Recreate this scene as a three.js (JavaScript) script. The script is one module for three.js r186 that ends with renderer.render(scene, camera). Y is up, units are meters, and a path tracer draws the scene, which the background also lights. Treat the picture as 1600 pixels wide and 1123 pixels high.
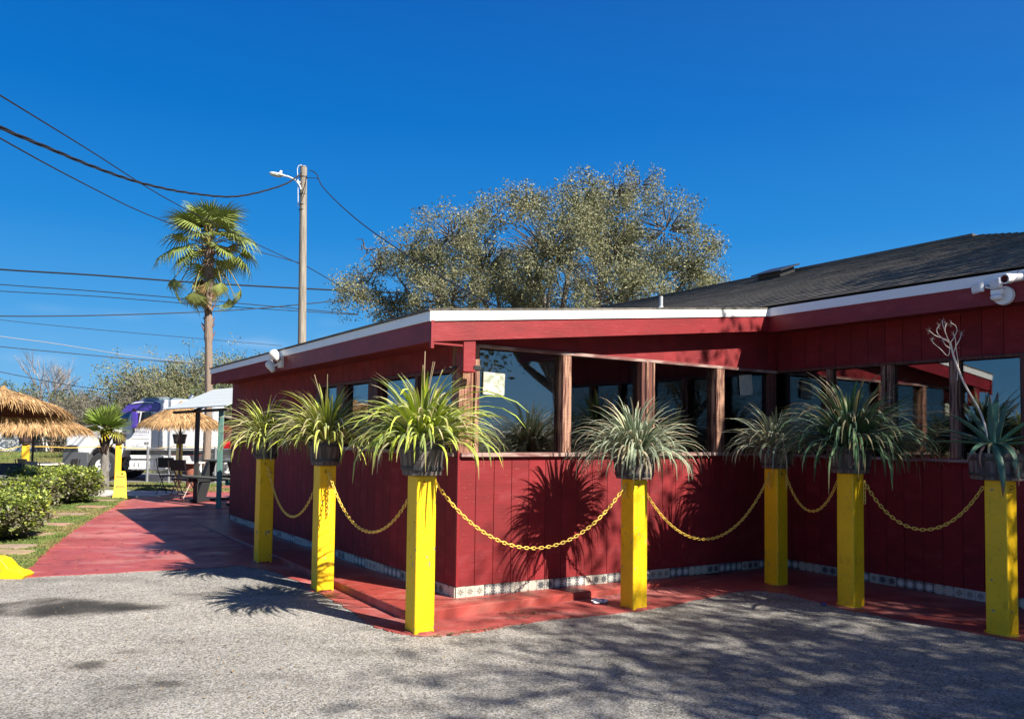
import * as THREE from 'three';
import { mergeGeometries, toCreasedNormals } from 'three/addons/utils/BufferGeometryUtils.js';
import { RoundedBoxGeometry } from 'three/addons/geometries/RoundedBoxGeometry.js';

// ---------------------------------------------------------------- camera, sky, sun, exposure
const scene = new THREE.Scene();
const FOCAL = 1205, PITCH = 2.5 * Math.PI / 180, ROLL = 0.8 * Math.PI / 180, EYE = 1.6;
const camera = new THREE.PerspectiveCamera(2 * Math.atan(561.5 / FOCAL) * 180 / Math.PI, 1600 / 1123, 0.1, 1200);
camera.position.set(0, EYE, 0);
camera.rotation.set(PITCH, 0, ROLL, 'XYZ');
camera.setViewOffset(1600, 1123, 0, -65, 1600, 1123);
const renderer = new THREE.WebGLRenderer({ antialias: true });
renderer.toneMapping = THREE.LinearToneMapping;
renderer.toneMappingExposure = 2.3;
renderer.shadowMap.enabled = true;
const SUN = new THREE.Vector3(0.797 * Math.cos(0.7), Math.sin(0.7), 0.604 * Math.cos(0.7)).normalize();
const sun = new THREE.DirectionalLight(new THREE.Color(1.0, 0.93, 0.82), 5.0);
sun.position.copy(SUN).multiplyScalar(60).add(new THREE.Vector3(0, 0, -10));
sun.target.position.set(0, 0, -10);
sun.castShadow = true;
sun.shadow.mapSize.set(4096, 4096);
Object.assign(sun.shadow.camera, { left: -40, right: 40, top: 40, bottom: -40, near: 1, far: 140 });
scene.add(sun, sun.target);
{ // the clear winter sky: deep blue overhead, paler towards the horizon, a soft brightening round the sun, thin wisps low in the north-west
  const W = 1024, H = 512, data = new Float32Array(W * H * 4);
  const stops = [[0, .27, .56, .86], [3, .18, .49, .85], [8, .075, .37, .80], [14, .018, .255, .71], [22, .002, .172, .60], [32, .001, .115, .48], [50, .001, .062, .29], [90, .001, .042, .21]];
  const h2 = (x, y) => { const s = Math.sin(x * 127.1 + y * 311.7) * 43758.5453; return s - Math.floor(s); };
  const vn = (x, y) => { const xi = Math.floor(x), yi = Math.floor(y), fx = x - xi, fy = y - yi, u = fx * fx * (3 - 2 * fx), v = fy * fy * (3 - 2 * fy); return (h2(xi, yi) * (1 - u) + h2(xi + 1, yi) * u) * (1 - v) + (h2(xi, yi + 1) * (1 - u) + h2(xi + 1, yi + 1) * u) * v; };
  for (let j = 0; j < H; j++) for (let i = 0; i < W; i++) {
    const el = ((j + .5) / H - .5) * Math.PI, az = ((i + .5) / W - .5) * 2 * Math.PI;
    const d = new THREE.Vector3(Math.cos(el) * Math.cos(az), Math.sin(el), Math.cos(el) * Math.sin(az));
    const e = Math.max(0, el * 180 / Math.PI);
    let k = 0; while (k < stops.length - 2 && e > stops[k + 1][0]) k++;
    const a = stops[k], b = stops[k + 1], t = Math.min(1, (e - a[0]) / (b[0] - a[0]));
    let c = [1, 2, 3].map((n) => a[n] + (b[n] - a[n]) * t);
    const g = Math.exp(-Math.acos(Math.min(1, d.dot(SUN))) * 2.6);
    c = [c[0] + .50 * g, c[1] + .46 * g, c[2] + .36 * g];
    if (e > 1 && e < 9) {
      const w = Math.max(0, vn(az * 9, e * 1.6) * .6 + vn(az * 26, e * 3.4) * .4 - .64) * 1.1 * Math.min(1, (e - 1) / 2) * Math.min(1, (9 - e) / 3);
      c = [c[0] + w * .5, c[1] + w * .35, c[2] + w * .15];
    }
    if (el < 0) c = [.2, .22, .24];
    data.set([c[0] / 2.3, c[1] / 2.3, c[2] / 2.3, 1], (j * W + i) * 4);
  }
  const sky = new THREE.DataTexture(data, W, H, THREE.RGBAFormat, THREE.FloatType);
  sky.mapping = THREE.EquirectangularReflectionMapping; sky.magFilter = sky.minFilter = THREE.LinearFilter; sky.needsUpdate = true;
  scene.background = sky; scene.environment = sky;
}

// ---------------------------------------------------------------- helpers
const V3 = (x, y, z) => new THREE.Vector3(x, y, z);
const rad = (d) => d * Math.PI / 180;
function rngOf(seed) { let a = seed >>> 0; return () => { a = (a + 0x6D2B79F5) >>> 0; let t = a; t = Math.imul(t ^ (t >>> 15), t | 1); t ^= t + Math.imul(t ^ (t >>> 7), t | 61); return ((t ^ (t >>> 14)) >>> 0) / 4294967296; }; }
const lerp = (a, b, t) => a + (b - a) * t, clamp = (x, a = 0, b = 1) => Math.min(b, Math.max(a, x)), smooth = (a, b, x) => { const t = clamp((x - a) / (b - a)); return t * t * (3 - 2 * t); };
// the point that lies at a given distance in front of the photographer, seen at a photo pixel
function at(px, py, depth) {
  const x = (px - 800) / FOCAL, y = -(py - 626.5) / FOCAL, c = Math.cos(ROLL), s = Math.sin(ROLL), xr = x * c - y * s, yr = x * s + y * c;
  const d = V3(xr, yr * Math.cos(PITCH) + Math.sin(PITCH), -Math.cos(PITCH) + yr * Math.sin(PITCH));
  return d.multiplyScalar(-depth / d.z).add(V3(0, EYE, 0));
}
const used = {};
const numbered = (n) => { const k = used[n] = (used[n] ?? -1) + 1; return k ? `${n}_${String(k).padStart(3, '0')}` : n; };
function tag(o, label, category, group, kind) { Object.assign(o.userData, { label, category }); if (group) o.userData.group = group; if (kind) o.userData.kind = kind; return o; }
function thing(name, label, category, group, [x, y, z] = [0, 0, 0], turn = 0) { const o = new THREE.Group(); o.name = numbered(name); o.position.set(x, y, z); o.rotation.y = turn; scene.add(o); return tag(o, label, category, group); }
function part(name, geo, mat, parent, kind) { const m = new THREE.Mesh(geo, mat); m.name = name; parent.add(m); if (kind) m.userData.kind = kind; return m; }
function struct(name, geo, mat) { const m = new THREE.Mesh(geo, mat); m.name = numbered(name); m.userData.kind = 'structure'; scene.add(m); return m; }
const bx = (w, h, d, x = 0, y = 0, z = 0) => new THREE.BoxGeometry(w, h, d).translate(x, y, z);
function rb(w, h, d, x = 0, y = 0, z = 0, r = .01) { return new RoundedBoxGeometry(w, h, d, 2, Math.min(r, w / 2.1, h / 2.1, d / 2.1)).translate(x, y, z); }
const span = (x0, x1, y0, y1, z0, z1) => bx(x1 - x0, y1 - y0, z1 - z0, (x0 + x1) / 2, (y0 + y1) / 2, (z0 + z1) / 2);
const merge = (list) => mergeGeometries(list.map((g) => { const n = g.index ? g.toNonIndexed() : g; for (const k of Object.keys(n.attributes)) if (!['position', 'normal', 'uv'].includes(k)) n.deleteAttribute(k); if (!n.attributes.uv) n.setAttribute('uv', new THREE.BufferAttribute(new Float32Array(n.attributes.position.count * 2), 2)); return n; }));
function cyl(a, b, r0, r1 = r0, seg = 8) { const d = b.clone().sub(a), g = new THREE.CylinderGeometry(r1, r0, d.length(), seg); g.applyQuaternion(new THREE.Quaternion().setFromUnitVectors(V3(0, 1, 0), d.clone().normalize())); return g.translate((a.x + b.x) / 2, (a.y + b.y) / 2, (a.z + b.z) / 2); }
const tube = (pts, r, n = 24, seg = 6) => new THREE.TubeGeometry(new THREE.CatmullRomCurve3(pts), n, r, seg);
function extr(pts, depth, bevel = 0) { const s = new THREE.Shape(pts.map((p) => new THREE.Vector2(p[0], p[1]))); return new THREE.ExtrudeGeometry(s, { depth, bevelEnabled: bevel > 0, bevelSize: bevel, bevelThickness: bevel, bevelSegments: 2 }); }
// uv in metres from the larger faces, so textures keep their real size
function metreUV(g, s = 1) {
  const q = g.index ? g.toNonIndexed() : g, p = q.attributes.position, n = q.attributes.normal, uv = new Float32Array(p.count * 2);
  for (let i = 0; i < p.count; i++) { const ax = Math.abs(n.getX(i)), ay = Math.abs(n.getY(i)), az = Math.abs(n.getZ(i)); const [u, v] = ay > ax && ay > az ? [p.getX(i), p.getZ(i)] : ax > az ? [p.getZ(i), p.getY(i)] : [p.getX(i), p.getY(i)]; uv[2 * i] = u * s; uv[2 * i + 1] = v * s; }
  q.setAttribute('uv', new THREE.BufferAttribute(uv, 2)); return q;
}
// noise that repeats with period p
const hash = (x, y, s) => { let h = Math.imul(x, 374761393) + Math.imul(y, 668265263) + Math.imul(s, 974634977); h = Math.imul(h ^ (h >>> 13), 1274126177); return ((h ^ (h >>> 16)) >>> 0) / 4294967296; };
function noise(x, y, px, py, s) { const xi = Math.floor(x), yi = Math.floor(y), fx = x - xi, fy = y - yi, u = fx * fx * (3 - 2 * fx), v = fy * fy * (3 - 2 * fy), m = (a, p) => ((a % p) + p) % p; const a = m(xi, px), b = m(xi + 1, px), c = m(yi, py), d = m(yi + 1, py); return lerp(lerp(hash(a, c, s), hash(b, c, s), u), lerp(hash(a, d, s), hash(b, d, s), u), v); }
function fbm(x, y, px, py, s, oct = 4) { let t = 0, a = .5, n = 0; for (let i = 0; i < oct; i++) { t += a * noise(x, y, px, py, s + i); n += a; a *= .5; x *= 2; y *= 2; px *= 2; py *= 2; } return t / n; }
function tex(w, h, fn, srgb = true, repeat) {
  const d = new Uint8Array(w * h * 4);
  for (let j = 0; j < h; j++) for (let i = 0; i < w; i++) { const c = fn(i / w, j / h, i, j), k = (j * w + i) * 4; if (typeof c === 'number') d[k] = d[k + 1] = d[k + 2] = clamp(c) * 255; else { d[k] = clamp(c[0]) * 255; d[k + 1] = clamp(c[1]) * 255; d[k + 2] = clamp(c[2]) * 255; } d[k + 3] = 255; }
  const t = new THREE.DataTexture(d, w, h); t.wrapS = t.wrapT = THREE.RepeatWrapping; t.magFilter = THREE.LinearFilter; t.minFilter = THREE.LinearMipmapLinearFilter; t.generateMipmaps = true; if (srgb) t.colorSpace = THREE.SRGBColorSpace; if (repeat) t.repeat.set(...repeat); t.needsUpdate = true; return t;
}
const toS = (c) => c <= .0031308 ? 12.92 * c : 1.055 * Math.pow(c, 1 / 2.4) - .055;
const lin = (r, g, b) => new THREE.Color().setRGB(r, g, b);
function std(r, g, b, rough = .8, extra = {}) { return new THREE.MeshStandardMaterial({ color: lin(r, g, b), roughness: rough, side: THREE.DoubleSide, ...extra }); }
function leafMat(extra = {}) { return new THREE.MeshPhysicalMaterial({ color: 0xffffff, roughness: .75, transmission: .32, thickness: 0, vertexColors: true, side: THREE.DoubleSide, ...extra }); }
function canvasTex(w, h, draw) { const c = document.createElement('canvas'); c.width = w; c.height = h; draw(c.getContext('2d'), w, h); const t = new THREE.CanvasTexture(c); t.colorSpace = THREE.SRGBColorSpace; return t; }

// ---------------------------------------------------------------- materials
const asphaltHeight = (u, v) => { const a = noise(u * 230, v * 230, 230, 230, 3), b = noise(u * 440, v * 440, 440, 440, 5), c = noise(u * 90, v * 90, 90, 90, 6); return clamp(a * .45 + b * .55 + (c > .78 ? .12 : 0) - (c < .2 ? .1 : 0)); };
const asphaltMap = tex(1024, 1024, (u, v, i, j) => {
  const h = asphaltHeight(u, v), f = fbm(u * 8, v * 8, 8, 8, 21, 5), st = hash(Math.floor(u * 240), Math.floor(v * 240), 9);
  let k = .15 + .27 * smooth(.25, .75, h) + (f - .5) * .10; if (st > .88) k += .13; if (st < .12) k -= .07;
  k = toS(clamp(k * .86, .015, .85)); const w = (hash(Math.floor(u * 200), Math.floor(v * 200), 4) - .5) * .03; return [k + .012 + w, k + w * .3, k - .024 - w];
});
const asphaltBump = tex(1024, 1024, (u, v) => asphaltHeight(u, v), false);
for (const t of [asphaltMap, asphaltBump]) t.repeat.set(1 / 2.3, 1 / 2.3);
const M = {};
M.asphalt = new THREE.MeshStandardMaterial({ map: asphaltMap, bumpMap: asphaltBump, bumpScale: .004, roughness: .92, vertexColors: true });
M.road = std(.16, .155, .15, .95, { bumpMap: asphaltBump, bumpScale: .004 });
const grain = tex(512, 512, (u, v) => .55 * fbm(u * 6, v * 90, 6, 90, 31, 4) + .45 * fbm(u * 24, v * 200, 24, 200, 37, 2), false);
const plasterBump = tex(512, 512, (u, v) => fbm(u * 40, v * 40, 40, 40, 44, 4), false);
const redPaint = (tone, seed) => { const t = tex(512, 512, (u, v) => { const f = fbm(u * 4, v * 10, 4, 10, seed, 5), g = fbm(u * 30, v * 160, 30, 160, seed + 7, 2), chip = fbm(u * 50, v * 60, 50, 60, seed + 3, 3); const k = .82 + .46 * (f - .5) + .12 * (g - .5); const c = [.225 * k * tone, .007 * k * tone + Math.max(0, f - .6) * .05, .011 * k * tone + Math.max(0, f - .6) * .055]; if (chip > .83) { c[0] += .07; c[1] += .06; c[2] += .06; } return c.map(toS); }); return t; };
const redTex = [redPaint(1, 51), redPaint(.9, 61), redPaint(1.08, 71)];
M.siding = redTex.map((map) => new THREE.MeshStandardMaterial({ map, bumpMap: grain, bumpScale: .0016, roughness: .8 }));
M.fascia = new THREE.MeshStandardMaterial({ map: redTex[2], bumpMap: grain, bumpScale: .0012, roughness: .55 });
M.core = std(.09, .004, .006, .9);
M.white = std(.78, .78, .76, .45);
M.trimWhite = new THREE.MeshStandardMaterial({ map: tex(256, 256, (u, v) => { const f = fbm(u * 5, v * 5, 5, 5, 81, 5); const k = .80 + .10 * (f - .5); return [k, k, k * .985].map(toS); }), roughness: .45 });
M.yellow = new THREE.MeshStandardMaterial({ map: tex(512, 512, (u, v) => { const f = fbm(u * 5, v * 5, 5, 5, 91, 5), s = fbm(u * 60, v * 40, 60, 40, 93, 3), dirt = fbm(u * 12, v * 9, 12, 9, 95, 4); const k = .93 + .26 * (f - .5) - (s > .76 ? .13 : 0); const d = smooth(.66, .82, dirt) * .16; const ch = fbm(u * 22 + 3, v * 16, 22, 16, 97, 4), chip = ch > .80, cr = Math.abs(fbm(u * 7, v * 5, 7, 5, 99, 4) - .5) < .006 && fbm(u * 4, v * 4, 4, 4, 98, 2) > .5; if (chip) return [.30, .24, .14].map(toS); const e = (ch > .79 || cr) ? .7 : 1; return [.86 * k * e * (1 - d), .525 * k * e * (1 - d * 1.1), .002 + d * .01].map(toS); }), bumpMap: plasterBump, bumpScale: .002, roughness: .5 });
M.yellowFar = std(.66, .37, .012, .6);
M.yellows = [0, 1, 2, 3, 4, 5, 6].map((i) => { const m = M.yellow.clone(); m.map = M.yellow.map.clone(); m.map.offset.set(i * .143, i * .29); m.map.needsUpdate = true; return m; });
M.chain = std(.80, .54, .09, .45);
M.rust = std(.13, .05, .025, .8);
const woodTex = (a, b, seed, sx = 4, sy = 1) => tex(256, 512, (u, v) => { const g = fbm(u * 26, v * 3, 26, 3, seed, 4), s = fbm(u * 60, v * 8, 60, 8, seed + 5, 2), t = smooth(.38, .66, g * .65 + s * .35); return [0, 1, 2].map((i) => toS(lerp(a[i], b[i], t))); });
M.postWood = new THREE.MeshStandardMaterial({ map: woodTex([.30, .145, .085], [.10, .025, .016], 101), bumpMap: grain, bumpScale: .004, roughness: .75 });
M.mullion = new THREE.MeshStandardMaterial({ map: woodTex([.36, .20, .13], [.07, .014, .010], 111), bumpMap: grain, bumpScale: .005, roughness: .8 });
M.darkWood = new THREE.MeshStandardMaterial({ map: woodTex([.13, .04, .025], [.05, .012, .01], 121), roughness: .7 });
M.sill = new THREE.MeshStandardMaterial({ map: tex(512, 128, (u, v) => { const g = fbm(u * 4, v * 20, 4, 20, 131, 4), t = smooth(.35, .62, g); return [lerp(.32, .15, t), lerp(.22, .055, t), lerp(.19, .05, t)].map(toS); }), roughness: .8 });
for (const m of [M.postWood, M.mullion, M.darkWood]) m.map.repeat.set(2.2, 1.1);
M.glass = new THREE.MeshPhysicalMaterial({ color: lin(.55, .58, .60), roughness: .015, transmission: 1, thickness: 0, ior: 2.3, specularIntensity: 1 });
M.carGlass = std(.01, .012, .014, .08);
M.interior = std(.045, .03, .025, .9);
M.stave = [0, 1, 2].map((i) => new THREE.MeshStandardMaterial({ map: woodTex([.15, .13, .12], [.05 + .01 * i, .042, .04], 141 + i), bumpMap: grain, bumpScale: .004, roughness: .85 }));
M.band = std(.03, .03, .033, .6);
M.farStave = std(.035, .018, .015, .7);
M.soil = std(.03, .022, .016, 1);
const pavementTex = tex(1024, 1024, (u, v) => { const f = fbm(u * 5, v * 5, 5, 5, 151, 6), s = fbm(u * 3, v * 40, 3, 40, 157, 4), q = fbm(u * 90, v * 90, 90, 90, 158, 2), w = fbm(u * 7, v * 18, 7, 18, 159, 5); const k = .90 + .35 * (f - .5) + .18 * (q - .5), p = smooth(.48, .72, w) * .55 + smooth(.6, .8, s) * .25; const sc = fbm(u * 26, v * 26, 26, 26, 161, 4); const dk = sc > .70 ? .72 : 1; return [lerp(.36, .46, p) * k * dk, lerp(.072, .20, p) * k * dk, lerp(.064, .18, p) * k * dk].map(toS); });
pavementTex.repeat.set(1 / 3.7, 1 / 3.7);
const pavementRough = tex(256, 256, (u, v) => .32 + .5 * fbm(u * 6, v * 6, 6, 6, 163, 4), false); pavementRough.repeat.set(1 / 2.1, 1 / 2.1);
M.pavement = new THREE.MeshStandardMaterial({ map: pavementTex, roughnessMap: pavementRough, roughness: .95, bumpMap: plasterBump, bumpScale: .002 });
const kerbTex = pavementTex.clone(); kerbTex.repeat.set(.4, .4); kerbTex.needsUpdate = true;
M.kerb = new THREE.MeshStandardMaterial({ map: kerbTex, color: lin(1.0, .82, .72), roughness: .45, bumpMap: plasterBump, bumpScale: .002 });
const shingleTex = tex(512, 512, (u, v) => { const tab = hash(Math.floor(u * 16), Math.floor(v * 4), 171), q = fbm(u * 120, v * 120, 120, 120, 173, 2), f = fbm(u * 4, v * 4, 4, 4, 177, 3); const k = .115 + .08 * (tab - .5) + .08 * (q - .5) + .07 * (f - .5); return [k * 1.12, k, k * .84].map((c) => toS(clamp(c, .012, 1))); });
M.shingle = [0, 1, 2].map((i) => { const t = shingleTex.clone(); t.offset.set(i * .37, i * .21); t.repeat.set(.3, .3); t.needsUpdate = true; return new THREE.MeshStandardMaterial({ map: t, roughness: .95, bumpMap: plasterBump, bumpScale: .003 }); });
M.black = std(.012, .012, .013, .5);
M.blackMetal = std(.018, .017, .018, .4);
M.greyMetal = std(.32, .33, .34, .45, { metalness: .6 });
M.concrete = new THREE.MeshStandardMaterial({ map: tex(256, 256, (u, v) => { const f = fbm(u * 6, v * 6, 6, 6, 181, 6); const k = .48 + .25 * (f - .5); return [k, k * .95, k * .88].map(toS); }), roughness: .9 });
const grassTex = tex(1024, 1024, (u, v) => { const f = fbm(u * 12, v * 12, 12, 12, 191, 6), q = fbm(u * 160, v * 160, 160, 160, 193, 2), d = smooth(.5, .7, f); return [lerp(.10, .19, d) * (.6 + .8 * q), lerp(.12, .155, d) * (.6 + .8 * q), lerp(.02, .06, d) * (.6 + .8 * q)].map(toS); });
grassTex.repeat.set(1 / 5, 1 / 5);
M.grassGround = new THREE.MeshStandardMaterial({ map: grassTex, bumpMap: plasterBump, bumpScale: .01, roughness: 1 });
M.straw = [0, 1, 2].map((i) => std([.38, .28, .48][i], [.235, .16, .32][i], [.10, .065, .16][i], .9));
M.bark = new THREE.MeshStandardMaterial({ map: tex(256, 512, (u, v) => { const f = fbm(u * 14, v * 10, 14, 10, 201, 5); const k = .17 + .24 * (f - .45); return [k, k * .92, k * .82].map((c) => toS(clamp(c, .02, 1))); }), bumpMap: plasterBump, bumpScale: .02, roughness: 1 });
M.poleWood = new THREE.MeshStandardMaterial({ map: tex(128, 512, (u, v) => { const f = fbm(u * 24, v * 5, 24, 5, 211, 4); const k = .12 + .20 * f; return [k * 1.06, k * .93, k * .76].map(toS); }), roughness: .9 });
M.wire = std(.012, .011, .014, .6);
M.leaf = leafMat();
M.leafTough = leafMat({ transmission: .06, roughness: .6 });

// ---------------------------------------------------------------- the ground
const C = V3(-.497, 0, -7.137), TURN = rad(34), CT = Math.cos(TURN), ST = Math.sin(TURN);
const world = (x, y, z) => V3(C.x + x * CT + z * ST, y, C.z - x * ST + z * CT);          // from the restaurant's own axes
const terrain = (z) => -.03 - .13 * smooth(-19.5, -24, z);
{
  const xs = [-420, -200, -100, -60, -40, -30, -24, -20, -16, -12, -8, -4, 0, 6, 12, 20, 30, 50, 100, 200, 420], zs = [80, 40, 10, 0, -5, -8, -12, -16, -19, -20, -21, -22, -23, -24, -25, -26, -28, -31, -34, -40, -50, -70, -110, -200, -420];
  const g = new THREE.BufferGeometry(), P = [], UV = [], I = [];
  zs.forEach((z) => xs.forEach((x) => { P.push(x, terrain(z), z); UV.push(x, z); }));
  for (let j = 0; j < zs.length - 1; j++) for (let i = 0; i < xs.length - 1; i++) { const a = j * xs.length + i, b = a + xs.length; I.push(a, a + 1, b, a + 1, b + 1, b); }
  g.setAttribute('position', new THREE.Float32BufferAttribute(P, 3)); g.setAttribute('uv', new THREE.Float32BufferAttribute(UV, 2)); g.setIndex(I); g.computeVertexNormals();
  struct('ground', g, M.grassGround);
}
{ // the parking lot: oil stains and worn patches are its own colour
  const stains = [[-3.95, -6.93, .85, .32, .85], [-4.5, -6.75, .65, .28, .65], [-3.3, -7.05, .55, .15, .45], [-4.4, -6.3, .35, .12, .35], [-2.84, -5.3, .16, .10, .72], [-2.14, -4.95, .15, .08, .70], [-2.35, -4.86, .07, .04, .4], [-2.75, -5.62, .09, .05, .4], [-1.0, -5.7, .5, .18, .22], [1.2, -5.6, .55, .2, .18], [2.1, -6.4, .6, .2, .16], [-3.1, -7.6, .25, .06, .3], [.2, -4.9, .5, .2, .14], [1.9, -5.1, .6, .22, .16], [-.5, -4.6, .3, .1, .16]];
  const grid = (x0, x1, nx, z0, z1, nz) => {
    const P = [], UV = [], K = [], I = [];
    for (let j = 0; j <= nz; j++) for (let i = 0; i <= nx; i++) {
      const x = lerp(x0, x1, i / nx), z = lerp(z0, z1, j / nz); P.push(x, 0, z); UV.push(x, z);
      const n = fbm(x * .55 + 40, z * .9 + 40, 400, 400, 221, 4), m = fbm(x * 3 + 90, z * 3 + 90, 900, 900, 227, 3);
      const worn = fbm(x * 1.3 + 300, z * 2.2 + 300, 2000, 2000, 229, 4); let k = .88 + .50 * (n - .5) + .16 * (m - .5) - .22 * smooth(.58, .74, worn), br = .02 * smooth(.5, .7, n);
      for (const [sx, sz, rx, rz, s] of stains) { const d = Math.hypot((x - sx) / rx, (z - sz) / rz) + (m - .5) * 1.6; const w = s * smooth(1.25, .35, d); k *= 1 - w; br += w * .05; }
      K.push(k * (1 + br), k, k * (1 - br * .8));
    }
    for (let j = 0; j < nz; j++) for (let i = 0; i < nx; i++) { const a = j * (nx + 1) + i, b = a + nx + 1; I.push(a, b, a + 1, a + 1, b, b + 1); }
    const g = new THREE.BufferGeometry(); g.setAttribute('position', new THREE.Float32BufferAttribute(P, 3)); g.setAttribute('uv', new THREE.Float32BufferAttribute(UV, 2)); g.setAttribute('color', new THREE.Float32BufferAttribute(K, 3)); g.setIndex(I); g.computeVertexNormals(); return g;
  };
  struct('asphalt_lot', mergeGeometries([grid(-6, 5, 220, -8.3, -3.5, 110), grid(-46, -6, 20, -8.3, -3.5, 8), grid(5, 46, 20, -8.3, -3.5, 8), grid(-46, 46, 30, -3.5, 46, 20), grid(-5.28, 6, 90, -9.7, -8.3, 14)]), M.asphalt);
}
const pathEdge = [[-5.281, -8.299], [-5.55, -9.0], [-5.863, -9.671], [-6.2, -10.5], [-6.619, -11.524], [-7.0, -12.55], [-7.409, -13.665], [-8.05, -15.6], [-8.672, -17.2], [-8.95, -18.0]];
{ // the painted pavement, with an uneven brush edge
  const r = rngOf(5), raw = [[-5.281, -8.3], [-4.5, -8.62], [-3.665, -8.978], [-3.201, -9.234], [-2.9, -9.05], [-2.654, -8.809], [-2.2, -8.2], [-1.68, -7.42], [-1.35, -6.85], [-1.18, -6.53], [-1.01, -6.33], [-.85, -6.2], [-.68, -6.15], [-.45, -6.2], [-.18, -6.37], [.3, -6.73], [1.2, -7.14], [1.6, -7.45], [1.94, -7.74], [2.35, -8.09], [2.6, -8.15], [2.86, -8.02], [3.0, -7.7], [3.12, -7.39], [3.45, -6.96], [4.12, -6.25], [5.6, -4.7], [8, -3.2], [14, -10], [2, -22.5], [-8.4, -22.5], [-8.4, -19.6], [-8.7, -18.0]];
  const pts = []; raw.forEach((p, i) => { pts.push(p); const q = raw[(i + 1) % raw.length]; if (i < 26) for (let k = 1; k < 6; k++) pts.push([lerp(p[0], q[0], k / 6) + (r() - .5) * .045, lerp(p[1], q[1], k / 6) + (r() - .5) * .045]); });
  for (let i = pathEdge.length - 2; i > 0; i--) pts.push(pathEdge[i]);
  const s = new THREE.Shape(pts.map(([x, z]) => new THREE.Vector2(x, -z)));
  const g = new THREE.ExtrudeGeometry(s, { depth: .012, bevelEnabled: false }); g.rotateX(-Math.PI / 2); g.translate(0, -.005, 0);
  struct('red_pavement', metreUV(g), M.pavement);
}
{ // pale concrete sidewalk beyond the path and the street with its kerb
  struct('sidewalk', metreUV(span(-26, -8.42, -.05, .02, -20.1, -18.5)), M.concrete);
  struct('road', metreUV(span(-120, 60, -.3, -.135, -31, -25.2)), M.road);
  struct('gravel_verge', metreUV(span(-120, 60, -.3, -.142, -25.2, -24.7)), M.concrete);
}
const slabH = { left: (z) => Math.max(.02, .1 + z * .0108), front: (x) => Math.max(.012, .1 - .0213 * x), right: (z) => .012 };
{ // the raised walk round the corner of the restaurant, its step dying out at both ends
  const o = [[-.6, -8.2, .022], [-.6, -6, .036], [-.6, -3.2, .066], [-.6, -1.5, .084], [-.6, .12, .1], [-.57, .22, .1], [-.49, .285, .1], [-.38, .31, .1], [0, .31, .1], [1.45, .28, .072], [2.3, .25, .052], [3.0, .2, .026], [3.35, .15, .014]];
  const n = [[.05, -8.2, .022], [.05, -6, .036], [.05, -3.2, .066], [.05, -1.5, .084], [.05, -.05, .1], [.05, -.05, .1], [.05, -.05, .1], [.05, -.05, .1], [.05, -.05, .1], [1.45, -.05, .072], [2.3, -.05, .052], [3.0, -.05, .03], [3.35, -.05, .02]];
  const P = [], I = [], UV = []; const add = (p, y, u, v) => { const w = world(p[0], y, p[1]); P.push(w.x, w.y, w.z); UV.push(u, v); return P.length / 3 - 1; };
  const b = .012;
  for (let i = 0; i < o.length - 1; i++) {
    const inn = (k) => { const l = Math.hypot(n[k][0] - o[k][0], n[k][1] - o[k][1]); return [lerp(o[k][0], n[k][0], b / l), lerp(o[k][1], n[k][1], b / l)]; };
    const q = [[inn(i), n[i], inn(i + 1), n[i + 1], o[i][2], n[i][2], o[i + 1][2], n[i + 1][2]]][0];
    const a0 = add(q[0], q[4], q[0][0], q[0][1]), a1 = add(q[1], q[5], q[1][0], q[1][1]), a2 = add(q[2], q[6], q[2][0], q[2][1]), a3 = add(q[3], q[7], q[3][0], q[3][1]); I.push(a0, a2, a1, a1, a2, a3);
    const s0 = add(o[i], o[i][2] - b, o[i][0] + .2, o[i][1]), s1 = add(o[i + 1], o[i + 1][2] - b, o[i + 1][0] + .2, o[i + 1][1]); I.push(a0, s0, a2, a2, s0, s1);
    const t0 = add(o[i], o[i][2] - b, o[i][0] + .2, o[i][1]), t1 = add(o[i + 1], o[i + 1][2] - b, o[i + 1][0] + .2, o[i + 1][1]), u0 = add(o[i], -.01, o[i][0] + .3, o[i][1]), u1 = add(o[i + 1], -.01, o[i + 1][0] + .3, o[i + 1][1]); I.push(t0, u0, t1, t1, u0, u1);
  }
  const g = new THREE.BufferGeometry(); g.setAttribute('position', new THREE.Float32BufferAttribute(P, 3)); g.setAttribute('uv', new THREE.Float32BufferAttribute(UV, 2)); g.setIndex(I); g.computeVertexNormals();
  struct('raised_walkway', g, M.kerb);
}

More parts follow.
